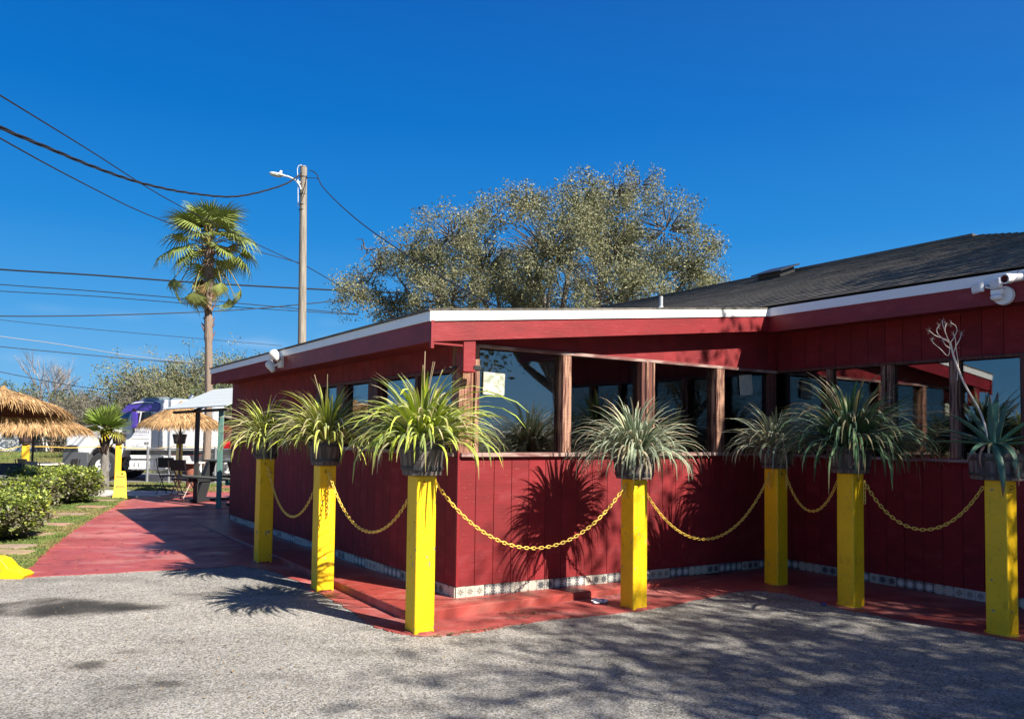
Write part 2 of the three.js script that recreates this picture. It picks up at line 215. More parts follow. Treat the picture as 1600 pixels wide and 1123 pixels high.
// ---------------------------------------------------------------- the restaurant
const WX = 4.644, EAVE_L = -.42, EAVE_R = 4.2, FZ = .215, ZBACK = -8.1, ZEND = 4.25;
const rest = thing('restaurant_building', 'low dark red restaurant with white roof trim and dark windows', 'restaurant', null, [C.x, 0, C.z], TURN);
const rakeTop = (x) => lerp(2.672, 3.165, (x - EAVE_L) / (EAVE_R - EAVE_L));
{
  // solid walls behind the boards, inside floor, ceiling and back walls
  const core = [span(.02, WX + .02, -.05, 1.40, -.14, -.02), span(.02, .14, -.05, 1.40, ZBACK, -.14), span(.02, .14, 1.40, 2.62, ZBACK, -3.75), span(.02, .14, 2.2, 2.62, -3.75, -.02),
    span(WX + .02, WX + .14, -.05, 1.40, -.02, ZEND), span(WX + .02, WX + .14, 2.46, 3.2, -.02, ZEND), span(.02, 12, -.05, 2.5, ZBACK - .1, ZBACK), span(12, 12.1, -.05, 3.0, ZBACK, ZEND), span(WX + .02, 12.1, -.05, 3.0, ZEND, ZEND + .1)];
  core.push(extr([[.02, 2.45], [WX + .14, 2.45], [WX + .14, 3.05], [.02, 2.6]], .12).translate(0, 0, -.14));
  part('wall', merge(core), M.core, rest);
  part('interior_floor', merge([span(.14, 12, -.04, .06, ZBACK, -.14), span(WX + .14, 12, -.04, .06, -.14, ZEND)]), M.interior, rest);
  part('ceiling', merge([span(.14, 12, 2.5, 2.56, ZBACK, -.14), span(WX + .14, 12, 2.5, 2.56, -.14, ZEND)]), M.interior, rest);
  part('partition', merge([span(2.2, 9, .06, 2.5, -4.3, -4.2), span(8.4, 8.5, .06, 2.5, -4.2, 3.9)]), M.interior, rest);
  // tongue and groove boards, each its own piece
  const r = rngOf(11), BW = .203;
  const board = (g) => part('siding_board', metreUV(g), M.siding[Math.floor(r() * 3)], rest);
  for (let x = .0; x < WX; x += BW) { const w = Math.min(BW, WX - x) - .004, y0 = slabH.front(x + w / 2) + .096; board(rb(w, 1.385 - y0, .018, x + w / 2 + .002, (1.385 + y0) / 2, -.008, .004)); }
  for (let x = .0; x < WX; x += BW) { const w = Math.min(BW, WX - x) - .004; const hi = rakeTop(x) - .09; board(extr([[x + .0035, 2.445], [x + .0035 + w, 2.445], [x + .0035 + w, rakeTop(x + w) - .09], [x + .0035, hi]], .012, .003).translate(0, 0, -.016)); }
  for (let z = -BW; z > ZBACK - BW; z -= BW) {
    const d = Math.min(BW, z + BW - ZBACK) - .004; if (d < .02) break; const zc = z + BW - d / 2 - .0035, y0 = slabH.left(zc) + .096;
    if (zc < -3.72) board(rb(.018, 2.60 - y0, d, .008, (2.60 + y0) / 2, zc, .004));
    else { board(rb(.018, 1.385 - y0, d, .008, (1.385 + y0) / 2, zc, .004)); board(rb(.018, .42, d, .008, 2.19 + .21, zc, .004)); }
  }
  for (let z = 0; z < ZEND; z += BW) { const d = Math.min(BW, ZEND - z) - .004; const y0 = .012 + .096, zc = z + d / 2 + .0035; board(rb(.018, 1.375 - y0, d, WX + .008, (1.375 + y0) / 2, zc, .004)); board(rb(.018, .62, d, WX + .008, 2.455 + .31, zc, .004)); }
  part('corner_board', merge([rb(.03, 1.28, .024, .012, .19 + .56 + .09, .002, .004)]), M.fascia, rest);
  // eight-pointed star tiles along the foot of the walls; print on the tiles
  const star = (seed, dark) => canvasTex(128, 128, (c, w) => {
    c.fillStyle = dark ? '#83868a' : '#c9c5ba'; c.fillRect(0, 0, w, w); const rr = rngOf(seed);
    c.save(); c.translate(64, 64);
    for (let k = 0; k < 8; k++) { c.save(); c.rotate(k * Math.PI / 4); c.beginPath(); c.moveTo(0, 0); c.lineTo(-14, -26); c.lineTo(0, -60); c.lineTo(14, -26); c.closePath(); c.fillStyle = dark ? '#d9d6cd' : '#efece3'; c.fill(); c.beginPath(); c.moveTo(0, 0); c.lineTo(-14, -26); c.lineTo(0, -60); c.closePath(); c.fillStyle = dark ? '#f3f1ea' : '#bdb6a6'; c.fill(); c.restore(); }
    c.restore(); c.fillStyle = dark ? '#3c4146' : '#8a8477'; for (const [x, y] of [[0, 0], [128, 0], [0, 128], [128, 128]]) { c.beginPath(); c.arc(x, y, 22, 0, 7); c.fill(); }
    for (let k = 0; k < 260; k++) { c.fillStyle = `rgba(${90 + rr() * 60 | 0},${80 + rr() * 50 | 0},70,${rr() * .12})`; c.fillRect(rr() * w, rr() * w, 2 + rr() * 9, 2 + rr() * 5); }
  });
  const small = (seed) => canvasTex(128, 128, (c, w) => { c.fillStyle = '#d6d0c3'; c.fillRect(0, 0, w, w); c.save(); c.translate(64, 64); for (let k = 0; k < 8; k++) { c.rotate(Math.PI / 4); c.beginPath(); c.ellipse(0, -27, 6, 20, 0, 0, 7); c.fillStyle = k % 2 ? '#6a6a66' : '#85837b'; c.fill(); } c.restore(); const rr = rngOf(seed); for (let k = 0; k < 200; k++) { c.fillStyle = `rgba(100,90,70,${rr() * .1})`; c.fillRect(rr() * w, rr() * w, 8, 4); } });
  const inv = (seed) => canvasTex(128, 128, (c, w) => { c.fillStyle = '#b4b3ac'; c.fillRect(0, 0, w, w); c.save(); c.translate(64, 64); for (let k = 0; k < 8; k++) { c.save(); c.rotate(k * Math.PI / 4); c.beginPath(); c.moveTo(0, 0); c.lineTo(-15, -28); c.lineTo(0, -60); c.lineTo(15, -28); c.closePath(); c.fillStyle = '#5b6063'; c.fill(); c.restore(); } c.restore(); });
  const tileMats = [star(1, true), star(2, true), small(3), star(5, false), inv(6)].map((map) => new THREE.MeshStandardMaterial({ map, color: lin(.72, .72, .70), roughness: .35 }));
  const TW = .1016, tg = new THREE.BoxGeometry(TW - .003, TW - .003, .01), kinds = [2, 2, 2, 0, 0, 0, 3, 3, 3, 4, 4, 0, 0, 0, 1, 2, 4, 4, 0, 0, 1, 1, 3, 3];
  const tile = (x, y, z, ry, k) => { const m = part('wall_tile', tg, tileMats[kinds[k % kinds.length]], rest); m.position.set(x, y + TW / 2, z); m.rotation.set(0, ry, (r() - .5) * .03); };
  for (let i = 0; i * TW < WX - .03; i++) { const x = (i + .5) * TW; tile(x, slabH.front(x) - .004, .007, 0, i); }
  for (let i = 0; i < 79; i++) { const z = -(i + .5) * TW - .0; tile(-.006, slabH.left(z) - .004, z, -Math.PI / 2, i + 7); }
  for (let i = 0; i < 41; i++) { const z = (i + .5) * TW + .014; tile(WX - .006, .01, z, -Math.PI / 2, i + 3); }

  // windows: sills, mullions, panes
  part('window_sill', metreUV(merge([rb(WX - .02, .04, .075, WX / 2 + .01, 1.407, .006, .006)])), M.sill, rest);
  part('window_sill', metreUV(rb(.07, .04, 3.72, .006, 1.407, -1.9, .006)), M.sill, rest);
  part('window_sill', metreUV(rb(.07, .035, ZEND, WX - .012, 1.395, ZEND / 2, .006)), M.sill, rest);
  part('window_head', metreUV(rb(WX - .02, .034, .05, WX / 2, 2.432, .006, .005)), M.sill, rest);
  part('window_head', metreUV(rb(.05, .034, ZEND, WX - .006, 2.44, ZEND / 2, .005)), M.darkWood, rest);
  part('window_head', metreUV(rb(.05, .03, 3.74, .002, 2.196, -1.9, .005)), M.darkWood, rest);
  part('corner_post', metreUV(rb(.155, 1.10, .14, .074, 1.97, -.055, .01)), M.postWood, rest);
  part('corner_post', metreUV(rb(.05, 1.02, .10, .192, 1.93, -.03, .006)), M.mullion, rest);
  for (const [a, b, m] of [[1.205, 1.315, M.mullion], [2.29, 2.355, M.darkWood], [2.365, 2.455, M.darkWood], [3.49, 3.63, M.mullion], [4.50, 4.60, M.darkWood]]) part('mullion', metreUV(rb(b - a, .99, .09, (a + b) / 2, 1.92, -.02, .006)), m, rest);
  part('mullion_trim', metreUV(rb(.03, .99, .03, 2.36, 1.92, .03, .006)), M.mullion, rest); part('mullion_trim', metreUV(rb(.025, .99, .03, 2.47, 1.92, .018, .006)), M.mullion, rest);
  for (const [a, b, m] of [[.705, .755, M.mullion], [1.385, 1.435, M.mullion], [1.46, 1.505, M.mullion], [2.125, 2.205, M.mullion], [2.79, 2.86, M.darkWood], [3.5, 3.57, M.darkWood]]) part('mullion', metreUV(rb(.09, 1.01, b - a, WX + .018, 1.925, (a + b) / 2, .006)), m, rest);
  for (const [a, b] of [[.82, .88], [1.8, 2.06], [2.8, 3.04], [3.62, 3.75]]) part('mullion', metreUV(rb(.08, .77, b - a, .03, 1.805, -(a + b) / 2, .006)), M.darkWood, rest);
  const pane = (w, h, x, y, z, ry) => { for (const back of [0, .016]) { const m = part('window_pane', new THREE.PlaneGeometry(w, h), M.glass, rest); m.position.set(x + back * (ry ? 1 : 0), y, z - back * (ry ? 0 : 1)); m.rotation.y = ry; } };
  for (const [a, b] of [[.218, 1.205], [1.315, 2.29], [2.455, 3.49], [3.63, 4.50]]) pane(b - a, .99, (a + b) / 2, 1.922, -.05, 0);
  for (const [a, b] of [[.06, .705], [.755, 1.385], [1.505, 2.125], [2.205, 2.79], [2.86, 3.5], [3.57, 4.2]]) pane(b - a, 1.01, WX + .045, 1.922, (a + b) / 2, -Math.PI / 2);
  for (const [a, b] of [[.13, .82], [.88, 1.8], [2.06, 2.8], [3.04, 3.62]]) pane(b - a, .77, .055, 1.81, -(a + b) / 2, -Math.PI / 2);

  // fascia boards with the white drip edge above them
  const rakeBoard = (x0, x1, lo, hi, depth, z) => extr([[x0, rakeTop(x0) + lo], [x1, rakeTop(x1) + lo], [x1, rakeTop(x1) + hi], [x0, rakeTop(x0) + hi]], depth).translate(0, 0, z);
  part('fascia_board', metreUV(rakeBoard(EAVE_L, EAVE_R, -.265, -.085, .03, FZ - .03)), M.fascia, rest);
  part('fascia_board', metreUV(rb(.032, .25, .03, EAVE_L + .016, 2.47, FZ + .002, .004)), M.fascia, rest);
  part('fascia_board', metreUV(span(EAVE_L, EAVE_L + .03, 2.405, 2.588, -4.0, FZ - .03)), M.fascia, rest);
  part('fascia_board', metreUV(span(EAVE_L, EAVE_L + .03, 2.405, 2.588, -7.93, -4.004)), M.siding[1], rest);
  part('fascia_board', metreUV(span(EAVE_R, EAVE_R + .03, 2.885, 3.075, FZ, 5.0)), M.fascia, rest);
  part('drip_edge', metreUV(rakeBoard(EAVE_L - .012, EAVE_R - .012, -.085, 0, .045, FZ - .03)), M.trimWhite, rest);
  part('drip_edge', metreUV(span(EAVE_L - .012, EAVE_L + .03, 2.588, 2.672, -7.95, FZ - .031)), M.trimWhite, rest);
  part('drip_edge', metreUV(span(EAVE_R - .014, EAVE_R + .03, 3.075, 3.175, FZ - .02, 5.0)), M.trimWhite, rest);
  part('soffit', metreUV(merge([span(EAVE_L + .03, .02, 2.43, 2.445, -7.92, FZ - .03), span(EAVE_R + .03, WX + .02, 2.92, 2.935, -.02, 5.0)])), M.siding[1], rest);
  part('soffit_board', metreUV(merge([span(EAVE_L + .02, -.08, 2.388, 2.405, FZ - .05, FZ - .01)])), M.fascia, rest);
  part('bracket_post', metreUV(rb(.13, .30, .13, -.005, 2.31, .135, .008)), M.fascia, rest);
  part('lamp_arm', merge([cyl(V3(-.13, 2.205, .05), V3(.05, 2.222, .12), .012), rb(.1, .05, .06, .075, 2.205, .17, .008)]), M.black, rest);
  // roofs: the low shed roof over the corner and the shingled main roof, laid in courses
  const slope = (pts, th) => { const P = pts.map((p) => V3(...p)), n = P[1].clone().sub(P[0]).cross(P[2].clone().sub(P[0])).normalize(); if (n.y < 0) n.negate(); const g = new THREE.BufferGeometry(), a = []; const N = P.length, lo = P.map((p) => p.clone().addScaledVector(n, -th)); for (let i = 1; i < N - 1; i++) { a.push(P[0], P[i], P[i + 1], lo[0], lo[i + 1], lo[i]); } for (let i = 0; i < N; i++) { const j = (i + 1) % N; a.push(P[i], lo[i], P[j], P[j], lo[i], lo[j]); } g.setFromPoints(a); g.computeVertexNormals(); return metreUV(g); };
  part('shed_roof', slope([[EAVE_L - .03, 2.692, FZ + .02], [EAVE_R, 3.184, FZ + .02], [EAVE_R, 3.184, -7.97], [EAVE_L - .03, 2.692, -7.97]], .018), M.shingle[0], rest);
  const RX = 8, RY = 4.54, N = 30, hipZ = (t) => lerp(5.02, .88, t), eX = EAVE_R - .03, eY = 3.196;
  for (let i = 0; i < N; i++) {
    const t0 = i / N, t1 = (i + 1) / N, lift = .014, p = (t, l) => [lerp(eX, RX, t), lerp(eY, RY, t) + l];
    const [x0, y0] = p(t0, lift), [x1, y1] = p(t1 + .004, 0);
    part('shingle_course', slope([[x0, y0, -8.2], [x0, y0, hipZ(t0)], [x1, y1, hipZ(t1)], [x1, y1, -8.2]], .013), M.shingle[i % 3], rest);
  }
  part('hip_roof', merge([slope([[eX, eY, 5.02], [12, eY, 5.02], [RX, RY, .88]], .03), slope([[12, eY, 5.02], [12, eY, -8.2], [RX, RY, -8.2], [RX, RY, .88]], .03)]), M.shingle[1], rest);
  part('gable', extr([[EAVE_R, 3.1], [12, 3.1], [RX, RY - .06]], .05).translate(0, 0, -8.15), M.core, rest);
  part('ridge_cap', merge([span(RX - .09, RX + .09, RY - .02, RY + .018, -8.2, .84)]), M.shingle[2], rest);
  const v = new THREE.Group(); v.name = 'roof_vent'; rest.add(v); v.position.set(7.55, 4.40, -2.2); v.rotation.z = .34;
  part('housing', rb(.42, .10, .46, 0, .03, 0, .01), M.black, v); part('hood', rb(.56, .022, .62, 0, .10, 0, .008), M.blackMetal, v);
  part('vent_pipe', merge([cyl(V3(6, 3.78, -3.414), V3(6, 4.04, -3.414), .035, .035, 12), cyl(V3(6, 3.80, -3.414), V3(6, 3.87, -3.414), .07, .04, 12)]), std(.35, .37, .4, .6), rest);
}
{ // sheets hung behind the glass
  const paperTex = (seed, a) => tex(128, 128, (u, v) => { const f = fbm(u * 5, v * 5, 5, 5, seed, 5); const k = smooth(.45, .7, f) * a; return [.46 - .2 * k, .45 - .17 * k, .38 - .18 * k].map(toS); });
  const sheet = (x, y, z, w, h, tilt, map, label) => { const o = thing('paper_sheet', label, 'notice', null, world(x, y, z).toArray(), TURN); const m = part('sheet', rb(w, h, .012, 0, 0, 0, .003), new THREE.MeshStandardMaterial({ map, roughness: .8 }), o); m.rotation.z = tilt; part('hanger', tube([V3(-w * .2, h * .5, 0), V3(0, h * .5 + .06, 0), V3(w * .3, h * .52, 0)], .003, 8, 4), M.wire, o); };
  sheet(.41, 2.085, -.036, .245, .215, -.03, paperTex(301, 1.1), 'stained pale board hanging in the window beside the corner post');
  sheet(4.09, 2.25, -.036, .23, .25, .1, paperTex(303, .4), 'plain pale sheet hanging in the dark window nearest the inner corner');
}
{ // floodlights and the camera on the fascia
  const a = thing('floodlight', 'cream twin-head floodlight on the shaded left eave board', 'floodlight', null, world(-.43, 2.52, -3.95).toArray(), TURN), cream = std(.72, .70, .62, .4);
  part('base', rb(.05, .16, .16, -.005, 0, 0, .01), cream, a);
  for (const [y, z, ry] of [[.06, .05, .6], [-.07, -.12, .2]]) { const h = new THREE.Group(); h.name = 'lamp_head'; a.add(h); h.position.set(-.09, y, z); h.rotation.set(.3, 0, ry); part('shell', new THREE.LatheGeometry([[.001, .08], [.03, .075], [.04, .03], [.062, -.04], [.064, -.075], [.05, -.08], [.001, -.08]].map((p) => new THREE.Vector2(...p)), 16).rotateX(Math.PI / 2 + .5), cream, h); }
  part('arm', merge([cyl(V3(-.02, 0, 0), V3(-.08, .05, .05), .014), cyl(V3(-.02, -.02, 0), V3(-.08, -.06, -.11), .014)]), cream, a);
  const b = thing('floodlight', 'white square-panel security floodlight on the right eave board', 'floodlight', null, world(4.19, 2.985, 2.82).toArray(), TURN), w = std(.8, .8, .8, .35), lens = std(.62, .64, .66, .25);
  part('base', new THREE.CylinderGeometry(.085, .09, .04, 24).rotateZ(Math.PI / 2).translate(-.02, -.03, .03), w, b);
  for (const [z, y] of [[-.16, .06], [.0, .075]]) { const h = new THREE.Group(); h.name = 'lamp_panel'; b.add(h); h.position.set(-.10, y, z); h.rotation.set(0, -.55, .12); part('casing', rb(.045, .095, .135, 0, 0, 0, .014), w, h); part('lens', rb(.006, .07, .108, -.0235, 0, 0, .002), lens, h); }
  part('sensor', merge([new THREE.SphereGeometry(.045, 16, 10).scale(1, .75, 1.15).translate(-.09, -.05, .0), rb(.07, .05, .11, -.06, .0, .0, .012), cyl(V3(-.02, .03, 0), V3(-.09, .06, -.1), .012), cyl(V3(-.02, .03, .0), V3(-.08, .07, .0), .014)]), w, b);
  const c = thing('security_camera', 'white bullet security camera at the right edge of the eave', 'camera', null, world(4.17, 3.08, 2.98).toArray(), TURN);
  part('body', merge([cyl(V3(-.17, -.005, -.03), V3(-.02, .02, .02), .038, .038, 20), cyl(V3(-.19, -.008, -.037), V3(-.13, 0, -.017), .046, .046, 20)]), w, c); part('lens', cyl(V3(-.195, -.009, -.0385), V3(-.19, -.008, -.037), .034, .034, 20), M.carGlass, c); part('mount', merge([cyl(V3(-.03, .02, .02), V3(.02, .01, .08), .018), new THREE.CylinderGeometry(.045, .045, .02, 20).rotateZ(Math.PI / 2).translate(.018, .01, .085)]), w, c);
  part('cable', tube([V3(.0, .1, .01), V3(-.03, .06, .0), V3(-.04, .02, .01)], .003, 8, 4), M.wire, c);
}
// ---------------------------------------------------------------- yellow posts, barrel planters, their plants and the chains
const postAt = { A: [-.764, -3.396], B: [-.741, -1.409], C: [-.654, .564], D: [1.45, .815], E: [3.654, .729], F: [3.358, 1.809], G: [3.474, 3.104] };
const POSTH = { A: 1.265, B: 1.265, C: 1.262, D: 1.205, E: 1.27, F: 1.275, G: 1.28 };
const postLabel = {
  A: 'yellow square post farthest back along the shaded side wall', B: 'yellow square post beside the step, between the farthest post and the corner post', C: 'yellow square post standing nearest the corner of the building', D: 'short yellow square post in front of the sunlit front wall',
  E: 'yellow square post in the inner corner of the building', F: 'yellow square post under the large dark green grass plant', G: 'yellow square post under the spiky aloe at the right edge' };
{
  const geo = (h) => { const g = new RoundedBoxGeometry(.178, h + .03, .178, 3, .012).translate(0, h / 2 - .015, 0), p = g.attributes.position; for (let i = 0; i < p.count; i++) { const x = p.getX(i), y = p.getY(i), z = p.getZ(i); p.setX(i, x + (fbm(y * 5 + 9, z * 9 + 9, 99, 99, 7, 2) - .5) * .006); p.setZ(i, z + (fbm(y * 5 + 29, x * 9 + 19, 99, 99, 8, 2) - .5) * .006); } g.computeVertexNormals(); return metreUV(g); };
  for (const k of Object.keys(postAt)) {
    const o = thing('yellow_post', postLabel[k], 'post', 'yellow posts with planters round the restaurant', world(postAt[k][0], 0, postAt[k][1]).toArray(), TURN);
    part('post', geo(POSTH[k]), M.yellows['ABCDEFG'.indexOf(k)], o);
    const r = rngOf(k.charCodeAt(0)), foot = new THREE.CylinderGeometry(.112, .135, .03, 14, 1), p = foot.attributes.position;
    for (let i = 0; i < p.count; i++) { const a = Math.atan2(p.getZ(i), p.getX(i)); const s = 1 + .12 * Math.sin(a * 3 + r() * .3 + k.charCodeAt(0)); p.setX(i, p.getX(i) * s); p.setZ(i, p.getZ(i) * s); }
    foot.computeVertexNormals(); part('foot', foot.translate(0, .005, 0), 'EFG'.includes(k) ? M.yellow : M.kerb, o);
    for (const s of [-1, 1]) { part('eye_hook', new THREE.TorusGeometry(.014, .003, 6, 14).rotateY(s > 0 ? 0 : Math.PI / 2).translate(s > 0 ? .1 : -.03, POSTH[k] - .06, s > 0 ? 0 : .1), M.rust, o); }
  }
}
// barrel planters: staves held by two bands, soil inside
const staveGeo = {};
function planter(name, label, group, pos, rTop, rBot, h, n, mats, band, turn = 0) {
  const o = thing(name, label, 'planter', group, pos, turn), key = [rTop, rBot, h, n].join();
  if (!staveGeo[key]) { const wt = 2 * rTop * Math.tan(Math.PI / n) * .97, wb = 2 * rBot * Math.tan(Math.PI / n) * .97, g = new RoundedBoxGeometry(1, h, .018, 1, .004), p = g.attributes.position; for (let i = 0; i < p.count; i++) { const t = p.getY(i) / h + .5; p.setX(i, p.getX(i) * lerp(wb, wt, t)); p.setZ(i, p.getZ(i) + lerp(rBot, rTop, t) - .009 + .012 * Math.sin(Math.PI * t)); p.setY(i, p.getY(i) + h / 2); } g.computeVertexNormals(); staveGeo[key] = metreUV(g); }
  for (let i = 0; i < n; i++) { const m = part('stave', staveGeo[key], mats[i % mats.length], o); m.rotation.y = i / n * 2 * Math.PI; }
  for (const [t, bh] of [[.2, .028], [.80, .03]]) { const R = lerp(rBot, rTop, t) + .012 * Math.sin(Math.PI * t) + .0035; part('band', new THREE.LatheGeometry([[R - .004 - .004, -bh / 2], [R - .002, -bh / 2], [R + .003, bh / 2], [R - .004, bh / 2]].map((p) => new THREE.Vector2(...p)), n * 2).translate(0, t * h, 0), band, o); }
  part('soil', new THREE.CylinderGeometry(rTop * .94, rBot * .94, h * .80, n).translate(0, h * .45, 0), M.soil, o);
  return o;
}
const potSpec = { A: [.165, .13, .22], B: [.17, .135, .25], C: [.205, .155, .28], D: [.20, .165, .21], E: [.18, .145, .22], F: [.205, .165, .25], G: [.235, .215, .22] };
const potLabel = { A: 'weathered barrel planter on the farthest post by the side wall', B: 'grey weathered barrel planter on the middle post by the side wall', C: 'dark barrel planter on the post nearest the building corner', D: 'dark barrel planter under the striped grass in front of the front wall', E: 'dark barrel planter on the post in the inner corner', F: 'dark barrel planter under the big dark green grass', G: 'wide dark planter holding the spiky aloe' };
for (const k of Object.keys(postAt)) { const w = world(postAt[k][0], POSTH[k] + .001, postAt[k][1]), [a, b, h] = potSpec[k]; planter('barrel_planter', potLabel[k], 'barrel planters on the yellow posts', w.toArray(), a, b, h, 14, M.stave, M.band, TURN + k.charCodeAt(0)); }

// one arching strap leaf with its own colours; appended to a buffer
function strap(r, buf, o) {
  const rows = 8, cols = [-1, -.52, 0, .52, 1]; let { len, w, az, e0, droop, base, green, edge, tip } = o;
  let p = base.clone(), a = az, e = e0; const first = buf.P.length / 3, side0 = V3(-Math.sin(az), 0, Math.cos(az)), roll = (r() - .5) * 1.0, bend = (r() - .5) * .6;
  for (let i = 0; i <= rows; i++) {
    const t = i / rows, dir = V3(Math.cos(a) * Math.cos(e), Math.sin(e), Math.sin(a) * Math.cos(e)), nrm = side0.clone().cross(dir).normalize(), side = side0.clone().applyAxisAngle(dir, roll * t);
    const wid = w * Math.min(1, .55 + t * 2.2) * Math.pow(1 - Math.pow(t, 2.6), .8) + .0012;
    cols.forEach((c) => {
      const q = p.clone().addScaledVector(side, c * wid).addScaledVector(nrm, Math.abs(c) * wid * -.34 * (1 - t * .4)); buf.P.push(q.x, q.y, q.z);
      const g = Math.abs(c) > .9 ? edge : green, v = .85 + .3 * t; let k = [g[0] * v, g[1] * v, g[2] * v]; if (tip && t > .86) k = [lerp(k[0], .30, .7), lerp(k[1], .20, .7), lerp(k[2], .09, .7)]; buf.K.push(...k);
    });
    p = p.clone().addScaledVector(dir, len / rows); e -= droop / rows * (.35 + 1.3 * t); a += bend / rows; if (e < -1.5) e = -1.5;
  }
  for (let i = 0; i < rows; i++) for (let j = 0; j < 4; j++) { const q = first + i * 5 + j; buf.I.push(q, q + 1, q + 5, q + 1, q + 6, q + 5); }
}
const newBuf = () => ({ P: [], K: [], I: [] });
function bufGeo(b) { const g = new THREE.BufferGeometry(); g.setAttribute('position', new THREE.Float32BufferAttribute(b.P, 3)); g.setAttribute('color', new THREE.Float32BufferAttribute(b.K, 3)); g.setIndex(b.I); g.computeVertexNormals(); return g; }
function grassPlant(k, o) {
  const h = potSpec[k][2], w = world(postAt[k][0], POSTH[k] + h * .82, postAt[k][1]), t = thing('grass_plant', o.label, 'plant', 'leafy plants in the barrel planters', w.toArray(), 0), r = rngOf(o.seed);
  const rest_ = newBuf();
  for (let i = 0; i < o.n; i++) {
    const f = Math.pow(i / o.n, .72), az = r() * 6.283, upr = 1 - f; // inner leaves first: upright; outer ones hang over the rim
    const rr = potSpec[k][0] * (.15 + .75 * f * Math.sqrt(r()));
    const c = o.colors[Math.floor(Math.pow(r(), 1.2) * o.colors.length)], va = .75 + r() * .5;
    const wk = o.wind ? o.wind : 0;
    const spec = { len: o.len * lerp(.92, 1.0, f) * (.62 + .55 * r()), w: o.w * (.6 + .7 * r()), az, e0: lerp(1.45, .50, f) + (r() - .5) * .5 - wk, droop: lerp(.95, 2.85, f) * (o.droop ?? 1) * (.7 + .6 * r()), base: V3(Math.cos(az) * rr, lerp(.06, 0, f), Math.sin(az) * rr), green: c[0].map((x) => x * va), edge: c[1].map((x) => x * va), tip: r() < .3 };
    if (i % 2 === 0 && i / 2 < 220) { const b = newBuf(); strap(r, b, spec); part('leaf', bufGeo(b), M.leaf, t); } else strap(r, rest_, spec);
  }
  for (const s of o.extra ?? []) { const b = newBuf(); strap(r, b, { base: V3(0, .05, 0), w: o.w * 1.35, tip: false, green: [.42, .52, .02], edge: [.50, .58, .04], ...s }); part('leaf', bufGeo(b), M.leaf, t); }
  for (let i = 0; i < (o.stalks ?? 0); i++) { const a = r() * 6.28, q = .1 + r() * .16, hh = o.len * (1.0 + r() * .25); part('flower_stalk', tube([V3(0, 0, 0), V3(Math.cos(a) * q * .4, hh * .6, Math.sin(a) * q * .4), V3(Math.cos(a) * q, hh, Math.sin(a) * q)], .0035, 10, 4), std(.36, .27, .16), t); }
  if (rest_.P.length) part('foliage', bufGeo(rest_), M.leaf, t, 'stuff');
}
const YG = [[[.32, .37, .03], [.54, .55, .16]], [[.24, .30, .03], [.60, .58, .26]], [[.44, .49, .03], [.54, .56, .09]], [[.17, .22, .03], [.36, .38, .10]], [[.50, .43, .22], [.55, .49, .30]]];
const YGC = [[[.38, .46, .03], [.54, .58, .12]], [[.28, .36, .03], [.58, .60, .22]], [[.42, .50, .02], [.52, .56, .06]], [[.14, .20, .03], [.32, .36, .10]], [[.50, .43, .22], [.55, .49, .30]], [[.36, .46, .02], [.48, .55, .05]]];
const CREAM = [[[.20, .26, .15], [.60, .62, .44]], [[.16, .22, .13], [.54, .56, .39]], [[.24, .30, .16], [.66, .66, .45]], [[.13, .19, .11], [.46, .50, .34]], [[.42, .36, .22], [.54, .46, .30]]];
const DARKG = [[[.05, .13, .04], [.07, .16, .06]], [[.07, .16, .05], [.12, .2, .1]], [[.04, .10, .035], [.05, .11, .05]], [[.10, .18, .06], [.15, .22, .1]], [[.20, .17, .07], [.22, .19, .1]]];
grassPlant('A', { seed: 401, n: 440, len: .60, w: .0105, droop: .98, colors: YG, label: 'yellow-green grass plant on the farthest post by the side wall' });
grassPlant('B', { seed: 402, n: 450, len: .64, w: .0115, droop: .9, colors: YG, stalks: 2, label: 'yellow-green spiky grass plant on the middle post by the side wall' });
grassPlant('C', { seed: 403, n: 440, len: .64, w: .0135, droop: .96, colors: YGC, stalks: 5, extra: [{ az: 1.2, e0: .95, droop: 3.3, len: .55, w: .022 }, { az: 1.75, e0: .95, droop: 3.2, len: .62, w: .02 }, { az: .15, e0: .8, droop: 2.3, len: 1.0, w: .016 }, { az: .25, e0: .9, droop: 2.2, len: 1.05, w: .014 }, { az: 2.4, e0: 1.15, droop: 3.2, len: .72, w: .02 }, { az: 2.9, e0: 1.1, droop: 3, len: .7, w: .018 }, { az: 1.9, e0: 1.35, droop: 2.6, len: .75, w: .02 }, { az: .5, e0: 1.25, droop: 2.6, len: .9, w: .018 }, { az: -.2, e0: 1.1, droop: 2.4, len: .95, w: .017 }, { az: .9, e0: 1.3, droop: 1.6, len: .7, w: .02 }], label: 'big bright yellow-green grass plant on the post by the building corner' });
grassPlant('D', { seed: 404, n: 420, len: .63, w: .0100, droop: 1.12, colors: CREAM, label: 'cream-striped grass plant in front of the sunlit front wall' });
grassPlant('E', { seed: 405, n: 300, len: .58, w: .0115, droop: 1.0, colors: CREAM, label: 'smaller pale striped grass plant in the inner corner' });
grassPlant('F', { seed: 406, n: 420, len: .80, w: .0145, droop: 1.08, colors: DARKG, label: 'big dark green grass plant to the right of the inner corner' });
